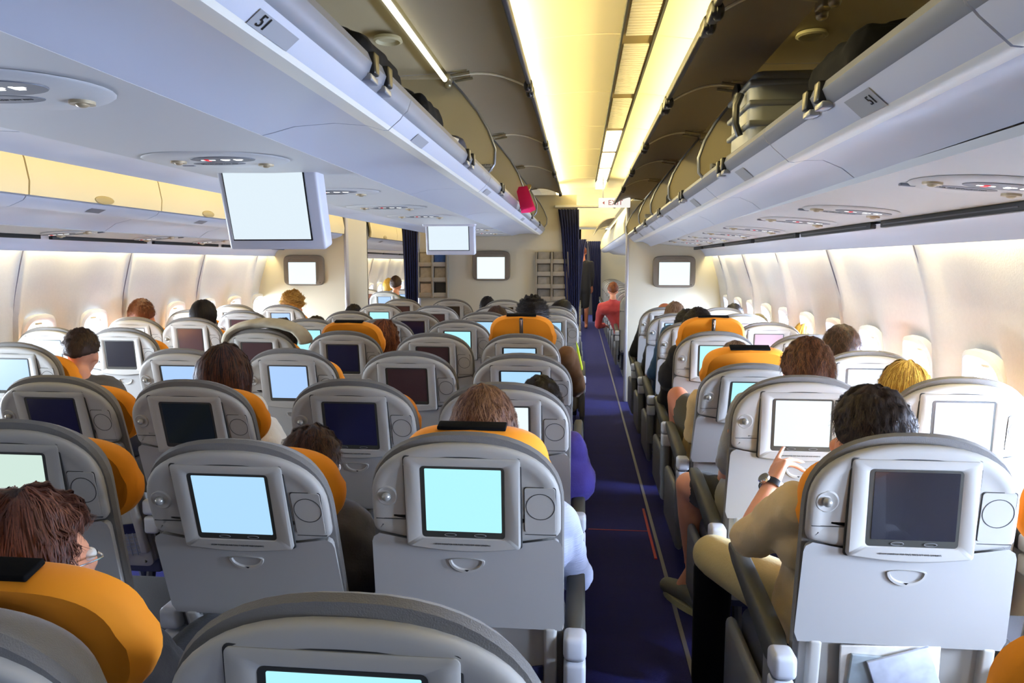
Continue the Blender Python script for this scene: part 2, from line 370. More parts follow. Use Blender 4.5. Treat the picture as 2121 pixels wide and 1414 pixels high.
    # hinge arms
    for hy in (.05, L-.05):
        sx = 1 if kind == 'c' else -1
        m = MB(); m.tube([(hinge[0]-sx*.01, hy, hinge[1]-.03+g0(hy)), (hinge[0]+sx*.02, hy, hinge[1]-.012+g0(hy)), (hinge[0]+sx*.10, hy, hinge[1]+.0+g0(hy))], .007, 6)
        m.rbox(hinge[0]-.02, hinge[0]+.02, hy-.03, hy+.03, hinge[1]-.04+g0(hy), hinge[1]-.01+g0(hy), .008); m.ball((hinge[0], hy+.02, hinge[1]-.045+g0(hy)), .018)
        m.rbox(hinge[0]+sx*.04-.02, hinge[0]+sx*.04+.05*(1), hy-.012, hy+.012, hinge[1]+.002+g0(hy), hinge[1]+.012+g0(hy), .003); m.build('hinge', mat('hinge_metal', (170, 160, 130), .3, .6), t)
    lx = body[0][0]; lz = body[0][1]
    for ly in latches:
        sx = 1 if kind == 'c' else -1
        m = MB(); m.rbox(lx-.014, lx+.014, ly-y0-.016, ly-y0+.016, lz-.040+g(ly), lz+.003+g(ly), .005); m.build('latch_catch', BLACK, t)
        m = MB(); m.rbox(lx-.004*sx-.012, lx-.004*sx+.012, ly-y0-.024, ly-y0+.024, lz-.054+g(ly), lz-.040+g(ly), .003); m.build('catch_plate', LIPM, t)
    if plate:
        for (py, w_, tx) in plate:
            p0, p1 = body[4], body[6]; sx = 1 if kind == 'c' else -1
            nx = Vector((p1[0]-p0[0], 0, p1[1]-p0[1])).normalized()
            a0 = Vector((p0[0], 0, p0[1])); b0 = Vector((body[5][0], 0, body[5][1])); off = Vector((sx*.0014, 0, -.0014)); o_ = Vector((0, 0, g(py)))
            m = MB(); m.add([a0+off+o_+Vector((0, py-y0-w_/2, 0)), b0+off+o_+Vector((0, py-y0-w_/2, 0)), b0+off+o_+Vector((0, py-y0+w_/2, 0)), a0+off+o_+Vector((0, py-y0+w_/2, 0))], [(0, 1, 2, 3)])
            pl = m.build('row_number_plate', PLATE, t)
            if tx:
                me = text_mesh(tx, .030, BLACK, 'row_number'); tt = put(me, 'row_number', pl)
                ez = (a0-b0).normalized(); ex = Vector((0, 1, 0)); 
                if kind == 'r': ex = Vector((0, -1, 0))
                nz = ex.cross(ez); M = Matrix((ex, ez, nz)).transposed().to_4x4()
                M.translation = (a0+b0)/2+off*1.6+o_+Vector((0, py-y0-w_*.28, 0)); tt.matrix_basis = M
    if load:
        x_, z_, l1, l2 = load
        m = MB(); m.rbox(x_-.045, x_+.045, L-.0155, L-.0125, z_-.016, z_+.016, .001); pl = m.build('load_limit_plate', PLATE, dv)
        me = text_mesh(l1+'\n'+l2, .0125, BLACK, 'load_limit_text'); put(me, 'load_limit_text', pl, (x_, L-.0162, z_+.006), FACE)
    if lamp:
        hx, hz = hinge; m = MB(); m.tube([(hx-.004, .06, hz-.035), (hx-.004, L-.08, hz-.035)], .011, 8); m.build('lamp_tube', emis('bin_lamp', (255, 250, 215), 2.2), t)
    # round speaker cover on the bin lining
    sx = 1 if kind == 'c' else -1
    m = MB(); cx_ = (body[0][0]-sx*.30); zt = (2.355 if kind == 'c' else 2.33)
    rr_ = [(.05, 0), (.055, -.012), (.045, -.016), (.036, -.006)]
    m.rings([[(cx_+r_*math.cos(2*PI*k/24), L*.62+r_*math.sin(2*PI*k/24), zt+dz_+g0(L/2)) for k in range(24)] for r_, dz_ in rr_]); m.build('speaker_ring', mat('ring_cream', (190, 184, 150), .4), t)
    return t
cj = [.2, 1.7, 3.2, 4.7, 6.2, 8.05]
cl = [[1.40, 1.50], [2.57, 2.68], [3.66, 3.74], [4.8, 4.87, 5.9, 5.97], [7.0, 7.07]]
cl = [[1.40, 1.50], [2.57, 2.68], [3.66, 3.74], [4.8, 4.87, 5.9, 5.97], [7.0, 7.07]]
cp = [[(1.02, .13, '51')], [(1.95, .13, None)], [(3.35, .16, None)], [(5.4, .2, None)], [(7.0, .2, None)]]
for k in range(5): open_bin('c', cj[k], cj[k+1], k, cl[k], cp[k], (-.445, 1.957, 'Shelf load limit', '50,0 kg  110,0 lb') if k == 1 else None, lamp=(k == 1))
rj = [-1.0, 0.02, 1.03, 2.04, 3.05, 4.06, 5.07, 6.08, 7.7]
for k in range(1, 8): open_bin('r', rj[k], rj[k+1], k-1, [rj[k]+.55, rj[k]+.63] if k != 1 else [.5], [(rj[k]+.42, .12, '51' if k == 2 else None)] if k > 1 else None, (.575, 1.925, 'Shelf load limit', '40,0 kg  88,0 lb') if k in (3, 6) else None)
# left half of the centre bins (closed doors towards the left aisle)
CL = [(-1.335, 1.842), (-1.365, 1.848), (-1.42, 1.862), (-1.52, 1.868), (-1.60, 1.861), (-1.642, 1.849), (-1.654, 1.849), (-1.69, 1.885), (-1.70, 1.93), (-1.72, 2.05), (-1.69, 2.2), (-1.60, 2.38), (-1.06, 2.40), (-1.06, 1.88), (-1.335, 1.87)]
for k in range(5):
    t = thing('overhead_bin', 'closed left-aisle side of the centre overhead bins, %s from the camera' % ORD[k], 'overhead bin', (0, cj[k], 0), 'closed bins on the left side of the centre row')
    L = cj[k+1]-cj[k]; m = MB(); m.prism(CL, .003, L-.003); m.build('bin_body', PAN, t, angle=35)
    m = MB(); m.prism([(-1.70, 1.895), (-1.725, 2.05), (-1.695, 2.2), (-1.61, 2.37), (-1.62, 2.37), (-1.705, 2.2), (-1.735, 2.05), (-1.71, 1.895)], .006, L-.006); m.build('door', DOORO, t)
# left wall bins, closed
LB = [(-2.50, 1.832), (-2.515, 1.815), (-2.565, 1.795), (-2.585, 1.788), (-2.60, 1.786), (-2.68, 1.790), (-2.78, 1.765), (-2.85, 1.722), (-2.86, 1.75), (-3.15, 1.78), (-3.2, 2.33), (-2.78, 2.36), (-2.72, 2.30), (-2.62, 2.2), (-2.55, 2.05), (-2.52, 1.85)]
lj = [-.15, .88, 1.91, 2.99, 4.0, 5.05, 6.1, 7.25]
lj2 = [8.2, 9.4, 10.6, 11.8, 13.0]
def left_bin(y0, y1, lab, grp, blue=False):
    t = thing('overhead_bin', lab, 'overhead bin', (0, y0, 0), grp); L = y1-y0
    m = MB(); m.prism(LB, .003, L-.003); m.build('bin_body', PAN, t, angle=35)
    dr = [(-2.485, 1.838), (-2.478, 1.90), (-2.495, 2.0), (-2.54, 2.12), (-2.62, 2.24), (-2.74, 2.35)]
    m = MB(); m.prism(dr+[(x-.02, z+.008) for x, z in dr[::-1]], .005, L-.005); d = m.build('door', DOORO, t)
    m = MB(); m.rings([[(-2.482-dd, L*.5+.075*sc_*math.cos(2*PI*k/28), 1.857+.022*sc_*math.sin(2*PI*k/28)) for k in range(28)] for dd, sc_ in ((0.008, 1), (-.004, .96), (-.006, .85))]); m.build('handle', mat('handle_tan', (168, 150, 100), .5), d)
    m = MB(); m.add([(-2.519, L*.5-.05, 1.812), (-2.519, L*.5+.06, 1.812), (-2.563, L*.5+.06, 1.7935), (-2.563, L*.5-.05, 1.7935)], [(0, 1, 2, 3)]); m.build('row_number_plate', mat('placard_dark', (110, 110, 118), .5), t)
for k in range(2, 7): left_bin(lj[k], lj[k+1], 'closed cream-doored bin above the left windows, %s from the camera' % ORD[k-2], 'closed bins above the left windows')
for k in range(4): left_bin(lj2[k], lj2[k+1], 'overhead bin in the forward cabin seen through the left doorway, %s beyond the partition' % ORD[k], 'bins of the forward cabin, left side')
# right bins of the forward cabin
for k in range(8):
    y0 = 8.2+1.2*k; t = thing('overhead_bin', 'closed white bin in the forward cabin over the right seats, %s past the partition' % ORD[k], 'overhead bin', (0, y0, 0), 'bins of the forward cabin, right side')
    m = MB(); m.prism([(.50, 1.86), (.52, 1.82), (.57, 1.79), (.70, 1.80), (.80, 1.75), (1.3, 1.70), (1.3, 2.36), (.72, 2.36), (.60, 2.26), (.53, 2.12), (.495, 1.98)], .003, 1.197); m.build('bin_body', PAN, t, angle=35)
    m = MB(); dr = [(.488, 1.87), (.482, 1.98), (.515, 2.12), (.585, 2.27)]; m.prism(dr+[(x+.02, z+.004) for x, z in dr[::-1]], .005, 1.19); m.build('door', DOORO, t)
t = thing('overhead_bin', 'brown open bin door hanging into the forward cabin above the right aisle', 'overhead bin', (0, 10.6, 0))
m = MB(); a = arc((.50, 2.20), (.22, 2.02), .05); m.prism([(p.x, p.y) for p in a]+[(p.x, p.y+.016) for p in a][::-1], 0, 2.4); m.build('door', DOORI, t)
# ------------------------------------------------------------------ service panels
def sun_icon(m, x, y, w):
    """cigarette-and-ring / belt pictogram bars lying on the downward face"""
    m.box(x-w/2, x+w/2, y-.006, y+.006, -.0035, -.002)
def psu(x, y, z, side, lab, grp, flip=False, tilt=0, big=1):
    t = thing('service_panel', lab, 'service panel', (x, y, z), grp); t.rotation_euler = (0, tilt, 0)
    def disc(rx, ry, h, cx=0, cy=0, n=32): return [[(cx+rx*q*math.cos(2*PI*k/n), cy+ry*q*math.sin(2*PI*k/n), zz) for k in range(n)] for q, zz in ((1, 0), (.97, -h), (.0 if 0 else .6, -h))]
    m = MB(); m.rings(disc(.175*big, .16, .004)); m.build('panel', PSUM, t)
    m = MB(); m.rings(disc(.10, .052, .006, .035*side, -.03)); sg = m.build('sign', PSUD, t)
    m = MB(); z0 = -.0075
    def bar(cx, cy, w, h): m.box(cx-w/2, cx+w/2, cy-h/2, cy+h/2, z0, z0+.0012)
    o = .035*side
    bar(o-.045, -.03, .042, .008); m.build('lit_pictogram', ICONW, sg)
    for dx in (.0, .03): m = MB(); bar(o+.008+dx*1.3, -.026, .014, .014); bar(o+.014+dx*1.3, -.034, .020, .007); bar(o+.002+dx*1.3, -.032, .008, .018); m.build('lit_pictogram', ICONW, sg)
    m = MB(); m.box(o-.052, o-.040, -.042, -.018, z0-.0006, z0+.001); m.build('red_pictogram', ICONR, sg)
    m = MB(); m.rings(disc(.085, .030, .005, -.02*side, .055)); gp = m.build('notice_oval', PSUD, t)
    me = text_mesh('Life vest under your seat', .0115, BLACK, 'notice_text'); put(me, 'notice_text', gp, (-.02*side, .055, -.0056), (R(180), 0, 0))
    for q, (cx, cy) in enumerate(((-.12*side, .0), (.115*side, .085))):
        m = MB(); m.rings(disc(.024, .022, .010, cx, cy, 16)); m.ball((cx, cy, -.010), .012, sc=(1, 1, .5)); m.build('reading_lamp', mat('lamp_housing', (176, 160, 130), .35, .3), t)
    m = MB(); m.rbox(-.14*side-.02, -.14*side+.02, .085, .10, -.006, .002, .003); m.build('air_nozzle', LIPM, t)
for k, (x, y) in enumerate([(-1.06, 1.2), (-1.09, 2.05), (-1.09, 3.0), (-1.08, 3.85), (-1.06, 4.6), (-.98, 6.4), (-1.0, 7.2)]):
    psu(x, y, 1.839, 1, 'oval sign and reading-lamp panel under the centre bins, %s from the camera' % ORD[k], 'service panels under the centre bins', big=1.25)
for k, y in enumerate([1.86, 2.72, 3.35, 4.15, 4.85, 5.5, 6.1, 6.7]):
    psu(.985, y, 1.7215, 1, 'lit sign and lamp panel under the right bins, %s from the camera' % ORD[k], 'service panels under the right bins', tilt=R(5.5), big=.95)
for k, y in enumerate([3.9, 4.75, 5.5, 6.2, 6.85]):
    psu(-3.01, y, 1.7055, -1, 'lit sign panel under the left wall bins, %s visible from the camera' % ORD[k], 'service panels under the left bins', tilt=R(-4), big=.72)
# ------------------------------------------------------------------ bulkheads, openings, beam
m = MB(); m.box(.515, 1.60, 7.75, 7.82, 0, 2.20); struct(m, 'wall_front_right', BULK)
m = MB(); m.rbox(.487, .517, 7.74, 7.84, 0, 2.20, .008); struct(m, 'trim_7', BULKE)
m = MB(); m.box(-1.875, -.055, 8.1, 8.16, 0, 2.30); struct(m, 'wall_front', BULK)
m = MB(); m.rbox(-.058, -.040, 8.08, 8.18, 0, 2.17, .006); m.rbox(-1.89, -1.872, 8.08, 8.18, 0, 2.17, .006); struct(m, 'trim_8', BULKE)
m = MB(); m.box(-3.72, -2.52, 7.35, 7.40, 0, 2.30); m.box(-2.53, -2.50, 7.37, 8.1, 0, 2.3); m.box(-3.72, -2.5, 8.08, 8.1, 0, 2.3); struct(m, 'wall_front_left', BULK)
m = MB(); m.rbox(-2.525, -2.495, 7.34, 7.42, 0, 2.3, .008); struct(m, 'trim_9', BULKE)
m = MB(); m.rbox(-.30, .60, 8.05, 8.13, 2.155, 2.185, .006); m.rbox(-2.55, -1.85, 8.05, 8.13, 2.155, 2.185, .006); struct(m, 'trim_10', PANEDGE)
# curtain
def curtain(x0, x1, xb0, xb1, y, z0, z1, n, lab, amp=.014):
    m = MB(); cols = 10*n; rows = 10; vs = []
    for r in range(rows+1):
        t_ = r/rows; z = z1+(z0-z1)*t_; a, b = x0+(xb0-x0)*t_**.6, x1+(xb1-x1)*t_**.6
        for c in range(cols+1):
            u = c/cols; vs.append((a+(b-a)*u, y+amp*math.sin(2*PI*n*u)+.004*math.sin(31*u+5*t_), z+(.004*math.sin(2*PI*n*u) if r == 0 else 0)))
    N = cols+1
    m.add(vs, [(i*N+j, i*N+j+1, (i+1)*N+j+1, (i+1)*N+j) for i in range(rows) for j in range(cols)])
    o = m.build('curtain', CURT, recalc=False); md = o.modifiers.new('thickness', 'SOLIDIFY'); md.thickness = .004
    tag(o, lab, 'curtain'); return o
curtain(-.262, -.03, -.13, -.015, 8.04, .03, 2.135, 7, 'navy curtain gathered beside the magazine rack at the right aisle doorway')
curtain(-2.075, -1.875, -2.02, -1.90, 8.03, .03, 2.05, 6, 'navy curtain tied at the left aisle doorway beside the partition')
pr_ = W(1190, 496, 14); curtain(-.135, .105, -.12, -.06, 14.0, .03, 2.0, 6, 'navy curtain drawn aside further down the forward cabin aisle')
curtain(.17, .50, .32, .52, 18.2, .03, 2.09, 6, 'far navy curtain at the end of the forward aisle, right')
curtain(.02, .16, .06, .13, 18.2, .03, 2.09, 3, 'far narrow navy curtain at the end of the forward aisle, left')
m = MB(); m.box(-1.9, 0.0, 18.4, 18.5, 0, 2.4); m.box(-.2, .62, 18.4, 18.5, 2.05, 2.4); m.box(.42, 1.7, 18.5, 18.6, 0, 2.4); m.box(-3.75, -1.9, 15.6, 15.7, 0, 2.45); struct(m, 'wall_back', BULK)
m = MB(); m.box(1.62, 1.68, 7.8, 18.5, 0, 2.4); struct(m, 'wall_right_forward', mat('wall_bluish', (214, 224, 240), .6))
m = MB(); m.box(-.25, .65, 21, 21.1, 0, 2.4); struct(m, 'wall_far_galley', mat('galley_dark', (70, 62, 56), .6))
# wall monitors on the bulkheads
def wall_monitor(cx, cz, w, h, y, scr, lab):
    t = thing('wall_monitor', lab, 'monitor', (cx, y, cz))
    n = 44
    def rr(w_, h_, yo, p=.28, dz=0):
        out = []
        for k in range(n):
            a = 2*PI*(k+.5)/n; c, s_ = math.cos(a), math.sin(a); out.append((w_*math.copysign(abs(c)**p, c), yo, h_*math.copysign(abs(s_)**p, s_)*(1+.03*(1-abs(c))) + dz))
        return out
    m = MB(); m.rings([rr(w/2, h/2, 0), rr(w/2, h/2, -.02), rr(w/2*.97, h/2*.97, -.034), rr(w/2*.76, h/2*.78, -.036), rr(w/2*.75, h/2*.77, -.030)]); m.build('monitor_frame', MONF, t)
    x0, x1, z0, z1 = scr; m = MB(); m.box(x0-cx, x1-cx, -.040, -.031, z0-cz, z1-cz); m.build('screen', WSCR, t)
    m = MB(); m.ball((w*.40, -.035, -h*.42), .006); m.build('indicator', BLACK, t)
wall_monitor(1.003, 1.438, .456, .335, 7.75, (.843, 1.168, 1.296, 1.540), 'brown-framed monitor with white screen on the right front partition')
wall_monitor(-1.03, 1.50, .440, .335, 8.10, (-1.193, -.873, 1.352, 1.600), 'brown-framed monitor with white screen on the centre partition between the magazine racks')
wall_monitor(-2.97, 1.454, .452, .320, 7.35, (-3.134, -2.834, 1.307, 1.540), 'brown-framed monitor with white screen on the left front partition')
# drop-down monitors
def drop_monitor(cx, y, w, h, ztop, tilt, lab):
    t = thing('ceiling_monitor', lab, 'monitor', (cx, y, ztop)); t.rotation_euler = (tilt, 0, 0)
    m = MB(); m.rbox(-w/2-.026, w/2+.050, 0, .075, -h-.045, .0, .012); m.build('housing', MONG, t)
    m = MB(); m.rbox(-w/2-.006, w/2+.006, -.003, .01, -h-.010, -.006, .002); m.build('screen_rim', BLACK, t)
    m = MB(); m.box(-w/2, w/2, -.0055, -.002, -h-.004, -.012); m.build('screen', BIGSCR, t)
    m = MB(); m.rbox(-w/2-.05, w/2+.06, -.01, .10, -.03, .04, .015); m.build('hinge_cover', MONG, t)
drop_monitor(-1.096, 2.36, .284, .262, 1.872, R(16), 'large white-screened drop-down monitor hanging from the centre ceiling, nearest the camera')
drop_monitor(-1.062, 5.60, .325, .212, 1.850, R(8), 'smaller-looking white-screened drop-down monitor further ahead under the centre bins')
# magazine racks
def rack(cx, y, w, z0, z1, rows, lab, items):
    t = thing('magazine_rack', lab, 'magazine rack', (cx, y, z0)); h = z1-z0; cw = w/2
    m = MB(); m.box(-w/2, w/2, -.01, 0, 0, h)
    for k in range(3): m.rbox(-w/2+k*cw-.012, -w/2+k*cw+.012, -.07, 0, 0, h, .005)
    m.box(-w/2, w/2, -.06, 0, -.005, .008); m.build('rack_frame', mat('rack_plastic', (140, 130, 112), .5), t)
    for r in range(rows):
        m = MB(); zz = h*r/rows; m.rbox(-w/2+.01, w/2-.01, -.062, -.052, zz+.01, zz+.06, .003); m.build('pocket_bar', mat('rack_bar', (158, 150, 136), .4), t)
    for (c, r, col, hh, nm) in items:
        x = -w/2+cw*(c+.5); zz = h*r/rows
        o = MB().rbox(-cw*.38, cw*.38, -.010, .010, 0, hh, .002).build(nm, mat('print_%d_%d_%d' % col, col, .6, var=.3, vscale=25))
        o.location = (cx+x, y-.032, z0+zz+.012); o.rotation_euler = (R(-4), 0, 0)
        tag(o, '%s in the %s column, shelf %s from the bottom of the %s rack' % ({(0, 0, 0): 'black folder'}.get(col, nm.replace('_', ' ')), 'left' if c == 0 else 'right', ORD[r].replace('nearest', 'first'), 'left' if cx < -1 else 'right'), 'magazine', 'reading matter in the racks')
rack(-1.715, 8.1, .34, 1.13, 1.66, 3, 'brown magazine rack on the centre partition beside the left doorway',
     [(1, 2, (40, 80, 140), .15, 'magazine'), (1, 1, (150, 140, 120), .16, 'newspaper'), (1, 0, (14, 14, 14), .16, 'folder'), (0, 2, (168, 158, 138), .15, 'newspaper'), (0, 1, (160, 150, 132), .16, 'newspaper'), (0, 0, (190, 170, 148), .15, 'leaflet')])
rack(-.33, 8.1, .36, 1.09, 1.66, 4, 'grey magazine rack on the centre partition beside the right aisle curtain',
     [(c, r, ((150, 146, 138) if (c+r) % 2 else (128, 124, 118)), .13, 'newspaper') for c in (0, 1) for r in range(4)])
# exit sign
t = thing('exit_sign', 'white hanging EXIT sign with red lettering above the right aisle', 'sign', (.345, 7.55, 2.16))
m = MB(); m.rbox(-.165, .165, -.02, .02, -.048, .052, .006); m.build('sign_box', mat('sign_white', (255, 252, 246), .5, emit=.95), t)
me = text_mesh('EXIT', .075, emis('sign_lettering', (200, 60, 60), .6), 'lettering'); put(me, 'lettering', t, (0.01, -.0215, 0.0), FACE)
m = MB(); m.add([(-.125, -.0215, 0), (-.105, -.0215, .018), (-.105, -.0215, -.018)], [(0, 1, 2)]); m.build('arrow', emis('sign_arrow', (200, 20, 30), .7), t)
m = MB(); m.tube([(-.12, 0, .05), (-.12, 0, .27)], .006); m.tube([(.12, 0, .05), (.12, 0, .27)], .006); m.build('hanger', LIPM, t)
# ------------------------------------------------------------------ seats
LB_ = .765
def outline(hw, v0, v1, vt, n=2.4, sag=0, rc=.03, N=56, s=1.0, c=None):
    """seat-back outline: straight sides v0..v1, super-elliptic arch to vt, rounded/sagging bottom. returns (x,v)"""
    pts = []; ry = vt-v1; A = 24
    for k in range(A+1):
        a = PI*k/A; cc, ss = math.cos(a), math.sin(a)
        pts.append((hw*math.copysign(abs(cc)**(2/n), cc), v1+ry*abs(ss)**(2/n)))
    for k in range(1, 4): pts.append((-hw, v1+(v0+rc-v1)*k/3))
    for k in range(1, 5):
        a = PI/2*k/4; pts.append((-hw+rc*(1-math.cos(a)), v0+rc-rc*math.sin(a)))
    B = 12
    for k in range(1, B):
        u = -1+2*k/B; pts.append((u*(hw-rc), v0-sag*(1-u*u)))
    for k in range(4, -1, -1):
        a = PI/2*k/4; pts.append((hw-rc*(1-math.cos(a)), v0+rc-rc*math.sin(a)))
    for k in range(2, 0, -1): pts.append((hw, v1+(v0+rc-v1)*k/3))
    return pts
def inset(pts, d, c):
    out = []
    n = len(pts)
    for i in range(n):
        p = Vector(pts[i]); a = Vector(pts[i-1]); b_ = Vector(pts[(i+1) % n]); t = (b_-a)
        if t.length < 1e-6: out.append(tuple(p)); continue
        t.normalize(); nn = Vector((-t.y, t.x)); out.append(tuple(p+nn*d))
    return out
def R3(pts, w): return [(x, w, v) for x, v in pts]
def seat_meshes():
    M = {}
    # fabric back
    o = outline(.221, -.02, .590, LB_-.004, 2.35, 0, .03); m = MB(); c = (0, .4)
    m.rings([R3(inset(o, .02, c), .012), R3(inset(o, .004, c), .014), R3(o, .026), R3(inset(o, .013, c), .05), R3(inset(o, .034, c), .08), R3(inset(o, .060, c), .105), R3(inset(o, .09, c), .115)]); M['cushion'] = m.mesh('back_cushion', FAB)
    # upper plastic shell with raised rim
    o = outline(.214, .517, .60, .742, 2.35, .022, .022); m = MB()
    m.rings([R3(inset(o, .003, c), .020), R3(o, .004), R3(inset(o, .002, c), -.001), R3(inset(o, .006, c), -.0045), R3(inset(o, .012, c), -.0062), R3(inset(o, .026, c), -.0068), R3(inset(o, .030, c), -.0054), R3(inset(o, .05, c), -.005)]); 
    M['shell'] = m.mesh('upper_shell', SHELL, angle=50)
    # monitor module (slightly raised, lower edge stands prouder), dark gap plate behind
    def rrect(x0, x1, z0, z1, w0, w1, r=.008, sag=0, tp=0):
        pts = []
        for (cx, cz, a0) in ((x1-r, z1-r, 0), (x0+r, z1-r, 90), (x0+r, z0+r, 180), (x1-r, z0+r, 270)):
            for k in range(5):
                a = R(a0+90*k/4); x = cx+r*math.cos(a); z = cz+r*math.sin(a); pts.append((x, z))
            if a0 == 180:
                for k in range(1, 8): u = k/8; pts.append((x0+r+(x1-x0-2*r)*u, z0-sag*math.sin(PI*u)))
        return [(x, w0+(w1-w0)*(z1-z)/(z1-z0), z) for x, z in pts]
    m = MB(); m.mi = 1; m.rings([rrect(-.1365, .1285, .492, .7145, .0, -.010, sag=.010), rrect(-.1355, .1275, .493, .7135, -.0060, -.0135, sag=.010)])
    m.mi = 0; m.rings([rrect(-.133, .125, .496, .711, .0, -.012, sag=.010), rrect(-.133, .125, .496, .711, -.008, -.021, sag=.010), rrect(-.129, .121, .500, .707, -.011, -.025, sag=.009), rrect(-.100, .094, .520, .693, -.011, -.0245, .010), rrect(-.096, .090, .523, .690, -.008, -.021, .008)])
    M['module'] = m.mesh('monitor_module', [SHELL, GAP])
    m = MB(); m.rings([rrect(-.0965, .0905, .5225, .6905, -.0085, -.0212), rrect(-.0965, .0905, .5225, .6905, -.0095, -.0222)]); M['bezel'] = m.mesh('screen_surround', BEZ)
    for k, mt in SCR.items():
        m = MB(); m.rings([rrect(-.0865, .0835, .538, .6855, -.0098, -.0212, .002), rrect(-.0865, .0835, .538, .6855, -.0105, -.0222, .002)]); M['scr_'+k] = m.mesh('screen', mt)
    m = MB()
    for cx in (.035,): m.rings([[(cx+rx*math.cos(2*PI*j/20), -.0226-d, .5295+rz_*math.sin(2*PI*j/20)) for j in range(20)] for rx, rz_, d in ((.014, .0045, 0), (.0135, .0042, .0008), (.012, .0032, .0008), (.0118, .003, 0))], False, False)
    M['buttons'] = m.mesh('screen_button', mat('button_grey', (120, 120, 120), .4))
    # hook with dish
    m = MB(); m.rings([[(-.177+r_*math.cos(2*PI*j/24), w_, .613+r_*math.sin(2*PI*j/24)) for j in range(24)] for r_, w_ in ((.026, -.0048), (.022, -.0076), (.018, -.0066), (.013, -.0052), (.002, -.0048))]); M['dish'] = m.mesh('hook_dish', SHELL)
    m = MB(); m.ball((-.177, -.0105, .613), .0105, 14, 10); M['hook'] = m.mesh('coat_hook', mat('hook_grey', (170, 168, 160), .25, .4))
    # handset panel with ring
    m = MB(); m.mi = 1; m.rings([rrect(.1325, .2035, .532, .6455, -.0050, -.0050, .006), rrect(.1325, .2035, .532, .6455, -.0058, -.0058, .006)])
    m.mi = 0; m.rings([rrect(.134, .202, .5335, .644, -.005, -.005, .006), rrect(.1345, .2015, .534, .6435, -.0074, -.0074, .006)]); 
    m.mi = 1; m.rings([[(.169+r_*math.cos(2*PI*j/32), w_, .598+r_*math.sin(2*PI*j/32)) for j in range(32)] for r_, w_ in ((.0325, -.0072), (.0322, -.0080), (.0308, -.0080), (.0305, -.0072))], False, False)
    M['handset'] = m.mesh('handset_panel', [SHELL, GAP])
    M['seam'] = MB().box(-.205, -.137, -.0074, -.001, .5555, .5570).mesh('shell_seam', GAP); M['seam2'] = MB().box(.1345, .204, -.0074, -.001, .5275, .5290).mesh('shell_seam', GAP)
    # tray table
    o = [(-.200, .512), (-.208, .506), (-.211, .497), (-.216, .30), (-.214, .285), (.214, .285), (.216, .30), (.211, .497), (.208, .506), (.200, .512)]
    top = [(.200-.4*k/10, .512-.024*math.sin(PI*k/10)) for k in range(1, 10)]
    o = o[::-1][0:0]+[(x, v) for x, v in o]+top
    o = o[::-1]
    m = MB(); m.rings([R3(o, .012), R3(o, -.004), R3(inset(o, .003, c), -.008), R3(inset(o, .007, c), -.009)])
    M['table'] = m.mesh('tray_table', SHELL2, angle=50)
    m = MB(); N = 24
    def cres(rx, rv, w_, dv=0): return [(rx*math.cos(PI+PI*k/N), w_, .457+dv+rv*math.sin(PI+PI*k/N)) for k in range(N+1)]+[(rx*math.cos(PI*k/8), w_, .457+dv+.006*math.sin(PI*k/8)) for k in range(1, 8)]
    m.rings([cres(.042, .032, -.008), cres(.041, .031, -.013), cres(.036, .025, -.013), cres(.034, .022, -.0085), cres(.028, .014, -.0075, .002)]); M['latch'] = m.mesh('table_latch', SHELL)
    m = MB(); m.add([(-.005, -.0135, .434), (.005, -.0135, .434), (0, -.0135, .429)], [(0, 1, 2)]); M['arrow'] = m.mesh('latch_mark', BLACK)
    # lower shell with pocket
    o = outline(.205, -.03, .25, .50, 6, 0, .03); m = MB(); m.rings([R3(o, .028), R3(o, .006), R3(inset(o, .02, c), .000), R3(inset(o, .05, c), .010)]); M['lower'] = m.mesh('lower_shell', SHELL)
    m = MB()
    m.rbox(.175, .205, -.012, .02, .04, .283, .008); M['rails'] = m.mesh('pocket_rail', SHELL)
    m = MB(); m.rings([[(x, -.002-.028*math.cos(PI/2*x/.172)**1, v) for x in [-.172+.344*k/12 for k in range(13)]]+[(x, .004-.028*math.cos(PI/2*x/.172), v) for x in [.172-.344*k/12 for k in range(13)]] for v in (.128, .168)]); M['band'] = m.mesh('pocket_band', NAVY)
    m = MB()
    for k in range(18):
        x = -.16+.32*k/17; m.box(x-.0012, x+.0012, -.004-.026*math.cos(PI/2*x/.172), -.001-.026*math.cos(PI/2*x/.172), .03, .13)
    for k in range(6):
        v = .04+.016*k; m.tube([(-.17+.34*j/10, -.003-.026*math.cos(PI/2*(-1+2*j/10)), v) for j in range(11)], .0014, 4)
    M['net'] = m.mesh('pocket_net', NETM)
    # headrest with wings
    m = MB(); rings = []; N = 48
    for (sx, w_) in ((.90, .112), (.985, .122), (1.0, .140), (.985, .158), (.90, .170), (.72, .174)):
        r_ = []
        for k in range(N):
            a = 2*PI*k/N; cc, ss = math.cos(a), math.sin(a)
            x = .200*sx*math.copysign(abs(cc)**.62, cc); v = .120*(1-(1-sx)*.8)*math.copysign(abs(ss)**.75, ss)
            bend = .042*(abs(x)/.22)**2.2; r_.append((x*(1-.05*(v > 0)), w_+bend, .540+v-.012*(abs(x)/.22)**2))
        rings.append(r_)
    m.rings(rings); M['headrest'] = m.mesh('headrest', ORANGE)
    m = MB(); m.rbox(-.085, .085, .122, .160, .656, .666, .003); M['strap'] = m.mesh('headrest_strap', BLACKC)
    m = MB(); m.rbox(-.010, .010, .100, .118, .55, .652, .004); m.mi = 1; m.rbox(-.005, .005, .094, .106, .55, .648, .003); M['stem'] = m.mesh('headrest_stem', [BLACK, CHROME])
    # base cushion, frame, armrest
    m = MB(); m.rbox(-.225, .225, .08, .52, .36, .47, .035, 4); M['base'] = m.mesh('seat_cushion', FABD)
    m = MB(); m.rbox(-.215, .215, .06, .50, .29, .36, .01)
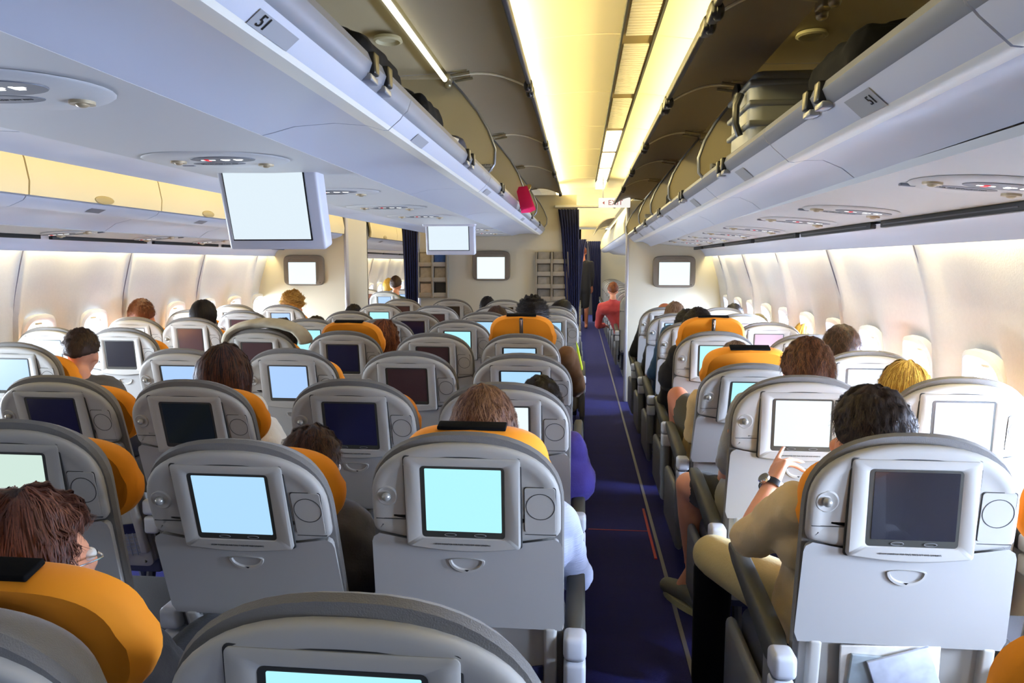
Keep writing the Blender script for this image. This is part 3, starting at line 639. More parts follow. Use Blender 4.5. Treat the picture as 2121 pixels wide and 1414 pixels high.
    for s_ in (-1, 1):
        m.tube([(s_*.15, .10, .30), (s_*.15, .03, .02)], .018); m.tube([(s_*.15, .42, .30), (s_*.15, .50, .02)], .018); m.rbox(s_*.15-.02, s_*.15+.02, -.02, .54, 0, .025, .006)
    M['frame'] = m.mesh('seat_frame', mat('frame_metal', (96, 98, 104), .4, .5))
    m = MB(); m.tube([(-.20, .50, .28), (-.20, .56, .10), (.20, .56, .10), (.20, .50, .28)], .008); M['bar'] = m.mesh('baggage_bar', CHROME)
    m = MB(); r0 = []
    for (y, z, hw, hh) in ((-.02, .600, .020, .030), (.02, .612, .026, .040), (.20, .640, .026, .032), (.40, .668, .025, .024), (.47, .672, .020, .015)):
        r0.append([(hw*math.copysign(abs(math.cos(2*PI*k/16))**.5, math.cos(2*PI*k/16)), y, z+hh*math.copysign(abs(math.sin(2*PI*k/16))**.5, math.sin(2*PI*k/16))) for k in range(16)])
    m.rings(r0); M['arm'] = m.mesh('armrest', ARMD)
    m = MB(); m.rbox(-.028, .028, -.075, -.01, .575, .635, .014, 4); m.rbox(-.027, .027, -.070, -.015, .500, .568, .012, 4); M['armcap'] = m.mesh('armrest_cap', ARML)
    m = MB(); m.rbox(-.022, .022, -.06, .05, .30, .60, .015); m.rbox(-.018, .018, .0, .50, .16, .44, .02); M['armside'] = m.mesh('side_panel', mat('side_grey', (104, 106, 108), .5))
    for k, me in M.items():                                       # fit the measured back width and height
        if k in ('base', 'frame', 'bar', 'arm', 'armcap', 'armside', 'headrest', 'strap', 'stem'): continue
        for v in me.vertices: v.co.x *= 1.04; v.co.z = LB_-(LB_-v.co.z)*1.045
    return M
SM = seat_meshes()
NOTICE = text_mesh('STOW MONITOR FOR TAXI, TAKE-OFF AND LANDING', .0053, TEXTM, 'monitor_notice')
COLN = {'A': 'left block window column', 'C': 'left block aisle column', 'D': 'centre block leftmost column', 'E': 'centre block second column', 'F': 'centre block third column', 'G': 'centre block rightmost column', 'H': 'right block aisle column', 'K': 'right block window column'}
SCN = {'blue': 'light blue screen', 'cyan': 'cyan screen', 'peri': 'periwinkle screen', 'white': 'white screen', 'pale': 'pale green screen', 'lav': 'lavender screen', 'dark': 'dark screen', 'darkg': 'dark screen', 'darkb': 'dark screen', 'darkr': 'dark screen', 'pink': 'dull pink screen'}
SEATS = {}
ROWW = ['nearest row', 'row two', 'row three', 'row four', 'row five', 'row six', 'row seven', 'row eight', 'row nine']
def seat(col, row, X, dy=0, dz=0, scr='dark', hr=0, arms='L', lab=None, Y=None, far=False):
    Yt = (row+.98)*.787+dy if Y is None else Y; Zt = 1.15+dz
    th = max(R(6), math.acos(min(1, (Zt-.395)/LB_))); pz = Zt-LB_*math.cos(th); py = Yt+.5*LB_*math.sin(th)+.04
    lab = lab or 'grey seat, %s, %s, %s' % (SCN[scr], COLN[col], ROWW[row])
    t = thing('aircraft_seat', lab, 'seat', (X, py, 0), 'seats of the forward cabin' if far else 'economy seats')
    P = []
    def part(k, nm=None, par=None, back=True):
        o = put(SM[k], nm or SM[k].name.split('.')[0], par or t)
        if back and par is None: o.location = (0, 0, pz); o.rotation_euler = (th, 0, 0)
        return o
    part('cushion'); sh_ = part('shell'); 
    mo = part('module'); part('bezel', par=mo); sc = part('scr_'+scr, 'screen', mo)
    tag(sc, ('lit ' if scr not in ('dark', 'darkg', 'darkb', 'darkr', 'pink') else 'switched-off ')+SCN[scr])
    if not far:
        part('dish', par=sh_); part('hook', par=sh_); part('handset', par=sh_); part('seam', par=sh_); part('seam2', 'shell_seam', sh_)
    tb = part('table')
    if not far: part('latch', par=tb)
    if row < 3 and not far:
        part('arrow', par=tb); part('buttons', par=mo); q_ = part('buttons', par=mo); q_.location.x = -.07
        o = put(NOTICE, 'monitor_notice', mo); o.location = (-.005, -.0264, .4955); o.rotation_euler = (R(90)-math.atan(.014/.2), 0, 0)
    part('lower')
    if row < 3 and not far: part('rails'); q_ = part('rails'); q_.location.x = -.38; part('band'); part('net')
    h = part('headrest'); h.location = (0, -hr*math.sin(th), pz+hr*math.cos(th))
    if hr > .06: part('strap', par=h)
    if hr > .14: part('stem', par=h)
    part('base', back=False); part('frame', back=False)
    if not far: part('bar', back=False)
    for a in arms:
        sx = -1 if a == 'L' else 1
        o = put(SM['arm'], 'armrest', t, (sx*.2575, .0, 0)); q = put(SM['armcap'], 'armrest_cap', o); 
        if (a == 'R' and col == 'G') or (a == 'L' and col == 'H') or (a == 'R' and col == 'C'): put(SM['armside'], 'side_panel', t, (sx*.2575, 0, 0))
    SEATS[(col, row)] = (X, Yt, th)
    return t
def K(o, p, Y): return -(o-p)*Y/1450
GX = {0: -.255, 1: -.262, 2: -.257, 3: -.26, 4: -.335, 5: -.33, 6: -.235, 7: -.255, 8: -.26}
FX = {0: -.79, 1: -.79, 2: -.785, 3: -.782, 4: -.83, 5: -.83, 6: -.76, 7: -.765, 8: -.77}
EX = {1: -1.385, 2: -1.37, 3: -1.345, 4: -1.36, 5: -1.36, 6: -1.33, 7: -1.32, 8: -1.32}
DX = {1: -1.90, 2: -1.885, 3: -1.87, 4: -1.88, 5: -1.885, 6: -1.86, 7: -1.84, 8: -1.84}
seat('G', 0, GX[0], dy=-.065, dz=.012, scr='cyan', arms='LR', hr=-.05); seat('F', 0, FX[0], dy=-.04, scr='dark', hr=.065, dz=-.02)
seat('G', 1, GX[1], scr='cyan', hr=.062, arms='LR', dz=-.003); seat('F', 1, FX[1]-.015, dz=-.026, scr='blue'); seat('E', 1, EX[1], scr='pale'); 
seat('G', 2, GX[2], scr='white', dz=-.018, arms='LR'); seat('F', 2, FX[2], scr='darkb', dz=-.016); seat('E', 2, EX[2], scr='darkg', dz=-.026); seat('D', 2, DX[2], scr='darkb', dz=-.02)
seat('G', 3, GX[3], scr='blue', dz=-.02, arms='LR'); seat('F', 3, FX[3], scr='darkr', dz=-.016); seat('E', 3, EX[3], scr='peri', dz=-.012); seat('D', 3, DX[3], scr='peri', dz=-.018)
seat('G', 4, GX[4], scr='blue', dz=-.012, hr=.17, arms='LR'); seat('F', 4, FX[4], scr='darkr', dz=-.012); seat('E', 4, EX[4], scr='darkb', dz=-.006, hr=.12); seat('D', 4, DX[4], scr='darkr')
seat('G', 5, GX[5], scr='blue', arms='LR'); seat('F', 5, FX[5], scr='cyan'); seat('E', 5, EX[5], scr='darkb'); seat('D', 5, DX[5], scr='cyan')
seat('G', 6, GX[6], scr='blue', arms='LR'); seat('F', 6, FX[6], scr='blue', dz=.0); seat('E', 6, EX[6], scr='darkb'); seat('D', 6, DX[6], scr='cyan')
seat('G', 7, GX[7], scr='blue', arms='LR'); seat('F', 7, FX[7], scr='darkb'); seat('E', 7, EX[7], scr='darkr'); seat('D', 7, DX[7], scr='cyan', dz=.015)
seat('G', 8, GX[8], scr='dark', arms='LR', dz=.01); seat('F', 8, FX[8], scr='dark', dz=.015); seat('E', 8, EX[8], scr='darkg', dz=.02); seat('D', 8, DX[8], scr='darkr', dz=.02)
seat('H', 0, .755, scr='dark', hr=0, arms='LR'); seat('H', 1, .735, dz=.012, scr='dark', arms='LR'); seat('K', 1, 1.255, dz=.0, scr='white', arms='R')
seat('H', 2, .735, dz=.015, scr='white', arms='LR'); seat('K', 2, 1.235, dz=.018, scr='lav', arms='R')
seat('H', 3, .74, dz=-.045, scr='cyan', hr=.11, arms='LR', dy=-.03); seat('K', 3, 1.25, dz=.006, scr='white', arms='R')
seat('H', 4, .75, dz=.01, scr='cyan', hr=.16, arms='LR'); seat('K', 4, 1.24, scr='white', arms='R')
for r_, s1, s2 in ((5, 'blue', 'pink'), (6, 'blue', 'pink'), (7, 'dark', 'peri')): seat('H', r_, .745, scr=s1, arms='LR', dy=-.04*(r_ == 7)); seat('K', r_, 1.23, scr=s2, arms='R', dy=-.04*(r_ == 7))
for r_, s1, s2 in ((3, 'peri', None), (4, 'dark', 'peri'), (5, 'darkr', 'white'), (6, 'darkr', 'white'), (7, 'peri', 'white')):
    seat('C', r_, {3: -2.75, 4: -2.735, 5: -2.75, 6: -2.76, 7: -2.775}[r_], scr=s1, arms='LR')
    if s2: seat('A', r_, {4: -3.20, 5: -3.18, 6: -3.21, 7: -3.235}[r_], scr=s2, arms='')
# forward cabin seats
for k in range(11): seat('H', 0, .75, scr='dark', Y=9.35+.80*k, far=True, arms='L', lab='grey seat beyond the right partition, %s of its column along the forward aisle' % (ORD+['eleventh'])[k])
for k in range(9): seat('G', 0, -.27, scr='dark', Y=9.2+.80*k, far=True, arms='R', lab='grey seat behind the doorway curtain, %s of the forward centre column' % ORD[k])
for k in range(3): seat('C', 0, -2.70, scr='peri', Y=9.5+.80*k, dz=.0, far=True, arms='R', lab='grey seat with periwinkle screen seen through the left doorway, %s there' % ORD[k])
for k in range(2): seat('A', 0, -3.2, scr='darkb', Y=9.5+.80*k, far=True, arms='', lab='grey window seat seen through the left doorway, %s there' % ORD[k])
# ------------------------------------------------------------------ people
def skin(col): return mat('skin_%d_%d_%d' % col, col, .55, bump=.15, bscale=250)
def cloth(col, **k): return mat('cloth_%d_%d_%d' % col, col, .85, bump=.4, bscale=150, sheen=.1, **k)
def remesh(o, vox, smooth=4):
    a = o.modifiers.new('remesh', 'REMESH'); a.mode = 'VOXEL'; a.voxel_size = vox; a.use_smooth_shade = True
    b_ = o.modifiers.new('smooth', 'SMOOTH'); b_.iterations = smooth; b_.factor = .5
WR = bpy.data.textures.new('wrinkle', 'CLOUDS'); WR.noise_scale = .07
def head_rad(d):
    """radius of the skull in direction d (x right, y front, z up)"""
    ax, ay, az = .074, .094, .112
    r = 1/math.sqrt((d.x/ax)**2+(d.y/ay)**2+(d.z/az)**2)
    return r
def head_blobs(m, c, Rm, n=16):
    T = lambda v: c+Rm @ Vector(v)
    def eb(cn, r, sc, nn=14):
        o = len(m.v); m.ball((0, 0, 0), r, nn, 10, sc)
        for i in range(o, len(m.v)): m.v[i] = tuple(T(Vector(m.v[i])+Vector(cn)))
    eb((0, -.012, .018), .093, (.80, .98, 1.0), 20); eb((0, .028, -.03), .070, (.80, .88, 1.12)); eb((0, .052, -.082), .030, (1.1, .9, .7))
    eb((0, .098, -.025), .014, (.8, 1.1, 1.5)); eb((0, .088, -.005), .010, (.7, 1, 1.8)); eb((0, .085, -.060), .016, (1.3, .6, .6))
    for s_ in (-1, 1): eb((s_*.076, -.008, -.020), .022, (.38, .75, 1.45)); eb((s_*.03, .078, .018), .018, (1.1, .5, .5)); eb((s_*.045, .06, -.03), .024, (.9, .7, .9))
def hand_caps(m, wr, dirf, palm, size=1.0, curls=(.3, .35, .45, .6), thumb_out=1, side=1, point=False):
    """five-fingered hand: wr wrist point, dirf finger direction, palm normal"""
    f = dirf.normalized(); n = (palm-f*palm.dot(f)).normalized(); s = f.cross(n)*side
    a = size; L = .085*a
    for k, u in enumerate((-.03, -.010, .010, .028)):
        base = wr+f*(L*(.98-.05*abs(k-1)))+s*u*a
        m.capsule(wr+s*u*.55*a+f*.01, .015*a, base, .0115*a, 10)
        ln = (.040, .045, .042, .033)[k]*a; cu = curls[k]; d = f.copy(); p = base
        for seg in range(3):
            d = (d*math.cos(cu)+n*math.sin(cu)).normalized(); q = p+d*ln*(1, .75, .6)[seg]
            m.capsule(p, (.0098-.0008*seg)*a, q, (.0090-.0010*seg)*a, 8); p = q
    tb = wr+f*.025*a-s*.022*a; t1 = tb+(f*.55-s*.7*1+n*.4).normalized()*.042*a; t2 = t1+(f*.85-s*.25+n*.3).normalized()*.032*a; t3 = t2+(f+n*.4).normalized()*.024*a
    m.capsule(tb, .015*a, t1, .012*a, 10); m.capsule(t1, .0115*a, t2, .010*a, 10); m.capsule(t2, .010*a, t3, .0085*a, 10)
def hair(par, c, Rm, style, cols, n_str, seed, scale=1.0):
    """cap + strand ribbons. style: dict(lo, front, thick, wave, part)"""
    rnd = random.Random(seed)
    lo = style.get('lo', -.38); th_ = style.get('th', .010); fr = style.get('fr', .35); side_lo = style.get('slo', lo); out = style.get('out', 0); rough = style.get('rough', .004)
    def bound(az):                                                # az: 0 = front, pi = back ; returns lowest elevation (sin)
        f = abs(az)/PI
        if f < .30: return fr
        if f < .50: return fr+(side_lo-fr)*((f-.30)/.20)
        return side_lo+(lo-side_lo)*((f-.50)/.50)
    off = Vector((0, -.012, .012))
    def P(az, el, extra):
        d = Vector((math.sin(az)*math.cos(el), math.cos(az)*math.cos(el), math.sin(el)))
        r = head_rad(d)*1.0
        if el < -.35: r *= 1+out*(-.35-el)
        if el < -.5: r = max(r, .085)
        rr = r+th_+extra+rough*noise.noise(Vector((seed*3.1+d.x*7, d.y*7, d.z*7)))
        return d*rr*scale+off
    m = MB(); A, E = 48, 18; vs = []
    for i in range(E+1):
        for j in range(A):
            az = -PI+2*PI*j/A; e0 = bound(az); el = e0+(PI/2-.02-e0)*i/E
            ex = 0 if i > 0 else -th_*.9
            vs.append(c+Rm @ P(az, el, ex))
    fs = [(i*A+j, i*A+(j+1) % A, (i+1)*A+(j+1) % A, (i+1)*A+j) for i in range(E) for j in range(A)]+[tuple(E*A+j for j in range(A))]
    m.add(vs, fs)
    cr_az, cr_el = PI, 1.15
    wave = style.get('wave', .10); wd = style.get('wd', .0011); seg = 9
    for s_ in range(n_str):
        az = rnd.uniform(-PI, PI); e0 = bound(az)+rnd.uniform(-.04, .10); ex = rnd.uniform(.0005, .0045)+style.get('fluff', 0)*rnd.random()
        el0 = rnd.choice((1.5, 1.35, 1.2, .9, .6)) if style.get('short') else rnd.uniform(.9, 1.5)
        if el0 < e0+.3: el0 = e0+.5
        daz = rnd.uniform(-.25, .25)*wave*6; ph = rnd.uniform(0, 6); pts = []
        Ls = (el0-e0) if not style.get('short') else min(el0-e0, rnd.uniform(.35, .8))
        for k in range(seg+1):
            t_ = k/seg; el = el0-Ls*t_; a_ = az+daz*t_+wave*math.sin(ph+t_*style.get('freq', 3))
            fl = style.get('lift', 0)*t_*t_*rnd.uniform(.3, 1)
            pts.append(c+Rm @ P(a_, el, ex+fl-(.003 if k == 0 else 0)))
        w_ = wd*rnd.uniform(.7, 1.4); m.mi = 1+(s_ % max(1, len(cols)-1)) if len(cols) > 1 else 0
        o = len(m.v); vs = []
        for k, p in enumerate(pts):
            t_ = (pts[min(k+1, seg)]-pts[max(k-1, 0)]); nn = (p-c); b_ = t_.cross(nn)
            if b_.length < 1e-9: b_ = Vector((1, 0, 0))
            b_.normalize(); ww = w_*(1-.7*(k/seg)); vs += [p-b_*ww, p+b_*ww]
        m.add(vs, [(2*k, 2*k+1, 2*k+3, 2*k+2) for k in range(seg)])
    ms = [mat('hair_%d_%d_%d' % cc, cc, .55, spec=.35, bump=.6, bscale=90, stretch=(1, 1, .2)) for cc in cols]
    return m.build('hair', ms, par, recalc=False, angle=80)
def person(px, pytop, Y, cols, skinc, shirt, lab, hs=None, yaw=0, roll=0, nod=0, w=None, nstr=500, seedn=0, vox=.012, col=None, hip=None, arms=None, legs=False, scale=1.0, pants=(24, 25, 32), extra=None, sleeves='long', torso=True, stripe=False, knee=None):
    hs = hs or {}
    Y += .06; top = W(px, pytop, Y); c = Vector((top.x, Y, top.z-.132*scale))
    Rm = (Matrix.Rotation(yaw, 3, 'Z') @ Matrix.Rotation(roll, 3, 'Y') @ Matrix.Rotation(nod, 3, 'X'))
    hx = hip[0] if hip else c.x; hy = hip[1] if hip else Y+.20; hz = .58
    t = thing('person', lab, 'person', (hx, hy, 0)); loc = Vector((hx, hy, 0))
    sub = lambda v: Vector(v)-loc
    cc = sub(c); m = MB(); head_blobs(m, cc, Rm*scale)
    neck = cc+Rm @ Vector((0, -.035, -.10))*scale; nb = neck+Vector((0, .015, -.085)); 
    m.capsule(neck, .050*scale, nb, .058*scale)
    hipv = Vector((0, 0, hz)); ch = nb.lerp(hipv, .28); mid = nb.lerp(hipv, .62)
    shL = nb+Vector((-.175*scale, .01, -.055)); shR = nb+Vector((.175*scale, .01, -.055))
    T = []                                                        # torso capsules
    for u in (-1, 0, 1):
        T.append((ch+Vector((u*.085, 0, .03)), .105, mid+Vector((u*.07, .01, 0)), .10)); T.append((mid+Vector((u*.07, .01, 0)), .10, hipv+Vector((u*.08, 0, 0)), .11))
    T.append((nb+Vector((0, 0, -.02)), .065, shL+Vector((.03, 0, 0)), .055)); T.append((nb+Vector((0, 0, -.02)), .065, shR+Vector((-.03, 0, 0)), .055))
    T.append((shL+Vector((.04, 0, -.03)), .075, shR+Vector((-.04, 0, -.03)), .075))
    A = arms or {}
    AL = {}
    for nm, sh_, sx in (('L', shL, -1), ('R', shR, 1)):
        if nm in A: sho, el, wr, fd, pn = [sub(v) if i < 3 else v for i, v in enumerate(A[nm][:5])]; sh_ = sho
        else: el = sh_+Vector((sx*.045, .10, -.27)); wr = el+Vector((-sx*.09, .20, -.02)); fd = Vector((-sx*.5, 1, 0)); pn = Vector((0, 0, -1))
        AL[nm] = (sh_, el, wr, fd, pn, sx)
        m.capsule(sh_, .052, el, .040); m.capsule(el, .040, el.lerp(wr, .35), .040); m.capsule(el.lerp(wr, .35), .040, wr, .026)
        hand_caps(m, wr, fd, pn, 1.0, side=sx, curls=A[nm][5] if nm in A and len(A[nm]) > 5 else (.3, .35, .45, .5))
    for a_ in T: m.capsule(*a_)
    for sx in (-1, 1):
        if legs and sx in legs: kn, an, toe = [sub(v) for v in legs[sx]]
        else: kn = sub(knee) if knee and sx < 0 else hipv+Vector((sx*.10, .35, .02)); an = kn+Vector((0, .02, -.46)); toe = an+Vector((0, .14, -.04))
        m.capsule(hipv+Vector((sx*.09, 0, 0)), .085, kn, .060); m.capsule(kn, .058, kn.lerp(an, .35), .056); m.capsule(kn.lerp(an, .35), .056, an, .036); m.capsule(an, .036, toe, .030)
    b_ = m.build('body', skin(skinc), t, recalc=False); remesh(b_, vox)
    # clothes
    m = MB(); g = .012
    for a_ in T: m.capsule(a_[0], a_[1]+g, a_[2], a_[3]+g)
    for nm in ('L', 'R'):
        sh_, el, wr, fd, pn, sx = AL[nm]; m.capsule(sh_, .062, sh_.lerp(el, .9 if sleeves == 'short' else 1), .060 if sleeves == 'short' else .052)
        if sleeves == 'long': m.capsule(el, .052, el.lerp(wr, .93), .040)
    m.capsule(nb+Vector((0, -.002, -.01)), .068, nb+Vector((0, 0, .022)), .062)
    s_ = m.build('shirt', stripe or cloth(shirt), t, recalc=False); remesh(s_, .010 if vox < .011 else .013, 3)
    dm = s_.modifiers.new('wrinkles', 'DISPLACE'); dm.texture = WR; dm.strength = .020; dm.mid_level = .5; dm.texture_coords = 'GLOBAL'
    m = MB()
    for sx in (-1, 1):
        if legs and sx in legs: kn, an, toe = [sub(v) for v in legs[sx]]
        else: kn = sub(knee) if knee and sx < 0 else hipv+Vector((sx*.10, .35, .02)); an = kn+Vector((0, .02, -.46)); toe = an
        short = legs and sx in legs and len(legs[sx]) > 3 if False else (legs and sx in legs)
        m.capsule(hipv+Vector((sx*.09, 0, 0)), .100, hipv.lerp(kn, .80 if short else 1), .080 if short else .072)
        if not short and not (knee and sx < 0): m.capsule(kn, .070, an, .05)
        if knee and sx < 0:
            m2 = MB(); m2.capsule(kn+Vector((.0, .0, -.05)), .064, an, .058); l2 = m2.build('dark_legging', BLACKC, t)
    m.capsule(hipv+Vector((-.08, 0, 0)), .118, hipv+Vector((.08, 0, 0)), .118)
    p_ = m.build('shorts' if legs else 'trousers', cloth(pants), t, recalc=False); remesh(p_, .013, 3)
    if legs:
        for sx in legs:
            kn, an, toe = [sub(v) for v in legs[sx]]; m = MB(); dn = (toe-an); dn.z = 0; dn.normalize()
            heel = an-dn*.05; heel.z = .06; m.capsule(heel, .045, Vector((an.x, an.y, .075))+dn*.03, .048); m.capsule(Vector((an.x, an.y, .07))+dn*.03, .046, Vector((an.x, an.y, .045))+dn*.17, .038)
            s2 = m.build('shoe', cloth((92, 92, 84)), t, recalc=False); remesh(s2, .008)
            m = MB(); q0 = Vector((an.x, an.y, .012)); 
            sd = Vector((-dn.y, dn.x, 0)); ring = [q0-dn*.10+sd*.0]
            ol = [q0+dn*(.035+.155*math.cos(2*PI*k/20))+sd*(.047*math.sin(2*PI*k/20)) for k in range(20)]; m.rings([[(p.x, p.y, z_) for p in ol] for z_ in (.002, .030)]); m.build('sole', cloth((150, 146, 110)), s2)
            m = MB(); m.tube([an+Vector((0, 0, .03)), an+Vector((0, 0, .055))], .042, 14); m.build('sock', cloth((170, 30, 30)), t)
    # eyes
    for sx in (-1, 1):
        m = MB(); m.ball(cc+Rm @ Vector((sx*.031, .079, .002))*scale, .0125*scale, 12, 8); m.mi = 1; m.ball(cc+Rm @ Vector((sx*.031, .0885, .002))*scale, .0055*scale, 8, 6); m.build('eye', [mat('eye_white', (225, 222, 215), .2), mat('iris', (60, 40, 25), .2)], t)
    hs = dict(hs)
    if hs.get('none') is None: hair(t, cc, Rm, hs, cols, nstr, seedn, scale)
    if extra: extra(t, cc, Rm, sub, AL)
    return t
SHORT = dict(lo=-.52, slo=-.10, fr=.55, th=.011, short=True, wave=.10, rough=.010, lift=.006)
BOB = dict(lo=-.95, slo=-.9, fr=.45, th=.020, wave=.06, rough=.010, out=.25)
CURLY = dict(lo=-.5, slo=-.25, fr=.45, th=.020, short=True, wave=.35, freq=12, rough=.03, lift=.018, fluff=.008, wd=.0016)
BALD = dict(lo=-.55, slo=-.2, fr=.6, th=.004, short=True, wave=.1, lift=.004, rough=.004)
RECED = dict(lo=-.52, slo=-.1, fr=.9, th=.006, short=True, wave=.15, rough=.006, lift=.006)
BRN = [(58, 38, 26), (84, 54, 34), (44, 28, 20)]; DRK = [(24, 18, 16), (38, 28, 24), (18, 14, 13)]; AUB = [(110, 58, 26), (150, 84, 38), (84, 42, 20)]
BLD = [(196, 158, 60), (224, 190, 90), (160, 120, 44)]; GRY = [(120, 92, 72), (150, 130, 112), (96, 70, 54)]; RED = [(96, 40, 20), (128, 60, 30), (66, 26, 14)]
SK = (224, 158, 124); SK2 = (190, 120, 88); SKD = (120, 74, 52)
def seat_hip(col, row):
    X, Yt, th = SEATS[(col, row)]; return (X, Yt+.5*LB_*math.sin(th)+.04+.27)
ph = seat_hip
# nearest rows
def raised_arm():
    sh_ = W(1655, 1045, 1.80); el = W(1550, 1120, 1.98); wr = W(1600, 1002, 2.14); fd = W(1632, 915, 2.26)-wr; return (sh_, el, wr, fd, Vector((.75, .35, -.1)), (.05, .55, 1.0, 1.1))
def watch(t, cc, Rm, sub, AL):
    sh_, el, wr, fd, pn, sx = AL['L']; d = (wr-el).normalized(); p = wr-d*.012
    m = MB(); a = d.orthogonal().normalized(); b_ = d.cross(a); rings = []
    for k, (o_, r_) in enumerate(((-.011, .0325), (-.011, .0355), (.011, .0355), (.011, .0325))): rings.append([p+d*o_+(a*math.cos(2*PI*j/28)+b_*math.sin(2*PI*j/28))*r_ for j in range(28)])
    m.rings(rings+[rings[0]], False, False); wt = m.build('wristwatch', BLACK, t)
    q = Vector((-.7, -.3, .6)); q = (q-d*q.dot(d)).normalized(); c0 = p+q*.0345; m = MB(); s1 = q.cross(d)
    m.rings([[c0+q*h_+(d*math.cos(2*PI*j/24)+s1*math.sin(2*PI*j/24))*r_ for j in range(24)] for r_, h_ in ((.019, 0), (.019, .006), (.016, .009))]); m.build('watch_case', CHROME, wt)
person(1806, 799, 1.80, DRK[:1]+[(52, 38, 30), (34, 24, 20)], SK, (214, 186, 132), 'person with dark hair raising a hand with wristwatch, beige shirt, right aisle seat', SHORT, yaw=.12, nstr=2600, seedn=1, vox=.006, hip=ph('H', 1), arms={'L': raised_arm()}, pants=(190, 170, 110), sleeves='short', scale=1.08, extra=watch, knee=W(1478, 1150, 2.32))
person(1003, 792, 1.78, [(104, 66, 44), (132, 96, 70), (84, 52, 36)], SK2, (214, 220, 240), 'balding person with reddish-brown cropped hair in pale blue ribbed sweater', BALD, nstr=2200, seedn=2, vox=.009, hip=ph('G', 1), arms={'R': (W(1150, 1075, 1.82), W(1190, 1190, 1.95), Vector((-.10, 2.2, .70)), Vector((-.6, 1, 0)), Vector((0, 0, -1)))},
       scale=1.14, stripe=mat('ribbed_blue', (200, 210, 238), .85, bump=1.0, bscale=60, stretch=(.2, .2, 6)))
person(645, 884, 1.84, BRN, SK, (60, 60, 66), 'person with dark brown hair low behind the light blue screen seat, second row', SHORT, nstr=1500, seedn=3, hip=ph('F', 1), yaw=-.2, nod=-.1)
person(55, 1020, 1.02, [(52, 34, 28), (86, 52, 40), (110, 66, 50)], SK, (26, 24, 26), 'person with long reddish-brown hair and glasses in the nearest left seat', dict(BOB, out=.1, th=.018, rough=.018, wave=.10), nstr=3000, seedn=4, hip=(-.80, 1.2), yaw=-.5,
       extra=lambda t, cc, Rm, sub, AL: MB().tube([cc+Rm @ Vector(v) for v in ((.083, -.02, .005), (.080, .05, .005), (.062, .088, .0), (.03, .101, -.006), (-.03, .101, -.006), (-.062, .088, 0))], .0015, 6).build('glasses', CHROME, t))
# second seats
person(1672, 699, 2.60, [(92, 54, 30), (118, 74, 42), (70, 42, 24)], SK, (150, 150, 146), 'person with short brown hair in grey T-shirt, bare knee in the aisle', SHORT, nstr=1800, seedn=5, vox=.010, hip=(.72, 2.72), yaw=.1, sleeves='short', scale=1.05, pants=(22, 22, 26),
       arms={'L': (W(1545, 845, 2.60), W(1512, 968, 2.70), W(1500, 1010, 2.95), Vector((.1, 1, -.2)), Vector((0, 0, -1)))}, legs={-1: (W(1428, 1005, 2.95), W(1437, 1180, 3.02), W(1405, 1225, 3.1))})
person(1120, 780, 2.58, DRK, SK2, (70, 60, 150), 'person with dark hair and purple sleeve leaning towards the right aisle', SHORT, nstr=1200, seedn=6, hip=(-.24, 2.75), arms={'R': (W(1182, 925, 2.62), W(1206, 1005, 2.72), Vector((-.02, 3.0, .66)), Vector((-.4, 1, 0)), Vector((0, 0, -1)))}, yaw=-.1)
person(464, 718, 2.64, [(50, 26, 16), (84, 46, 24), (36, 20, 14)], SK, (226, 220, 206), 'person with chestnut bob hair and white shirt behind the third-row dark screen', BOB, nstr=2200, seedn=7, hip=(-1.37, 2.85), scale=1.12, yaw=.1, arms={'R': (W(522, 845, 2.66), W(540, 920, 2.72), Vector((-1.15, 3.0, .66)), Vector((-.3, 1, 0)), Vector((0, 0, -1)))})
person(1872, 748, 2.60, BLD, SK, (230, 226, 220), 'person with long yellow-blond hair by the right window, third row', dict(BOB, out=.05, th=.012), nstr=1600, seedn=8, hip=(1.17, 2.8), roll=.1)
# third and beyond
person(166, 681, 3.36, BRN[:1]+[(66, 44, 30), (36, 26, 20)], SK, (78, 78, 80), 'person with short dark hair in charcoal T-shirt leaning into the left aisle', SHORT, nstr=1200, seedn=9, hip=(-2.66, 3.6), sleeves='short', yaw=.35, nod=-.25)
person(1744, 674, 3.36, BRN, SK2, (180, 176, 170), 'person with thinning brown hair by the right window, fourth row', dict(RECED, th=.011, lift=.012), nstr=1100, seedn=10, hip=(1.17, 3.6), yaw=-.25)
person(1524, 705, 3.38, GRY, SK2, (196, 166, 112), 'person with greyish thinning hair, khaki shirt and raised bare knee, right aisle', RECED, nstr=700, seedn=11, hip=(.72, 3.6), sleeves='short', pants=(70, 66, 50),
       arms={'L': (W(1452, 830, 3.38), W(1440, 905, 3.45), W(1466, 790, 3.62), Vector((.3, .4, 1)), Vector((1, 0, 0)))}, legs={-1: (W(1404, 822, 3.80), W(1412, 960, 4.0), W(1405, 985, 4.2))})
person(792, 666, 4.20, AUB, SK, (60, 50, 50), 'person with tousled auburn hair beside the orange headrest in the centre block', dict(BOB, wave=.18, rough=.02), nstr=1200, seedn=12, hip=(-1.33, 4.4), yaw=-.3, roll=.15, scale=1.05)
def shades(t, cc, Rm, sub, AL):
    m = MB(); m.tube([cc+Rm @ Vector(v) for v in ((-.088, -.05, .03), (-.09, .02, .06), (-.06, .05, .105), (0, .055, .118), (.06, .05, .105), (.09, .02, .06), (.088, -.05, .03))], .005, 6); m.build('sunglasses', BLACK, t)
person(584, 662, 4.22, DRK, SK, (60, 60, 70), 'person with black hair and sunglasses pushed up, behind the draped blanket', BOB, nstr=900, seedn=13, hip=(-1.83, 4.4), extra=shades)
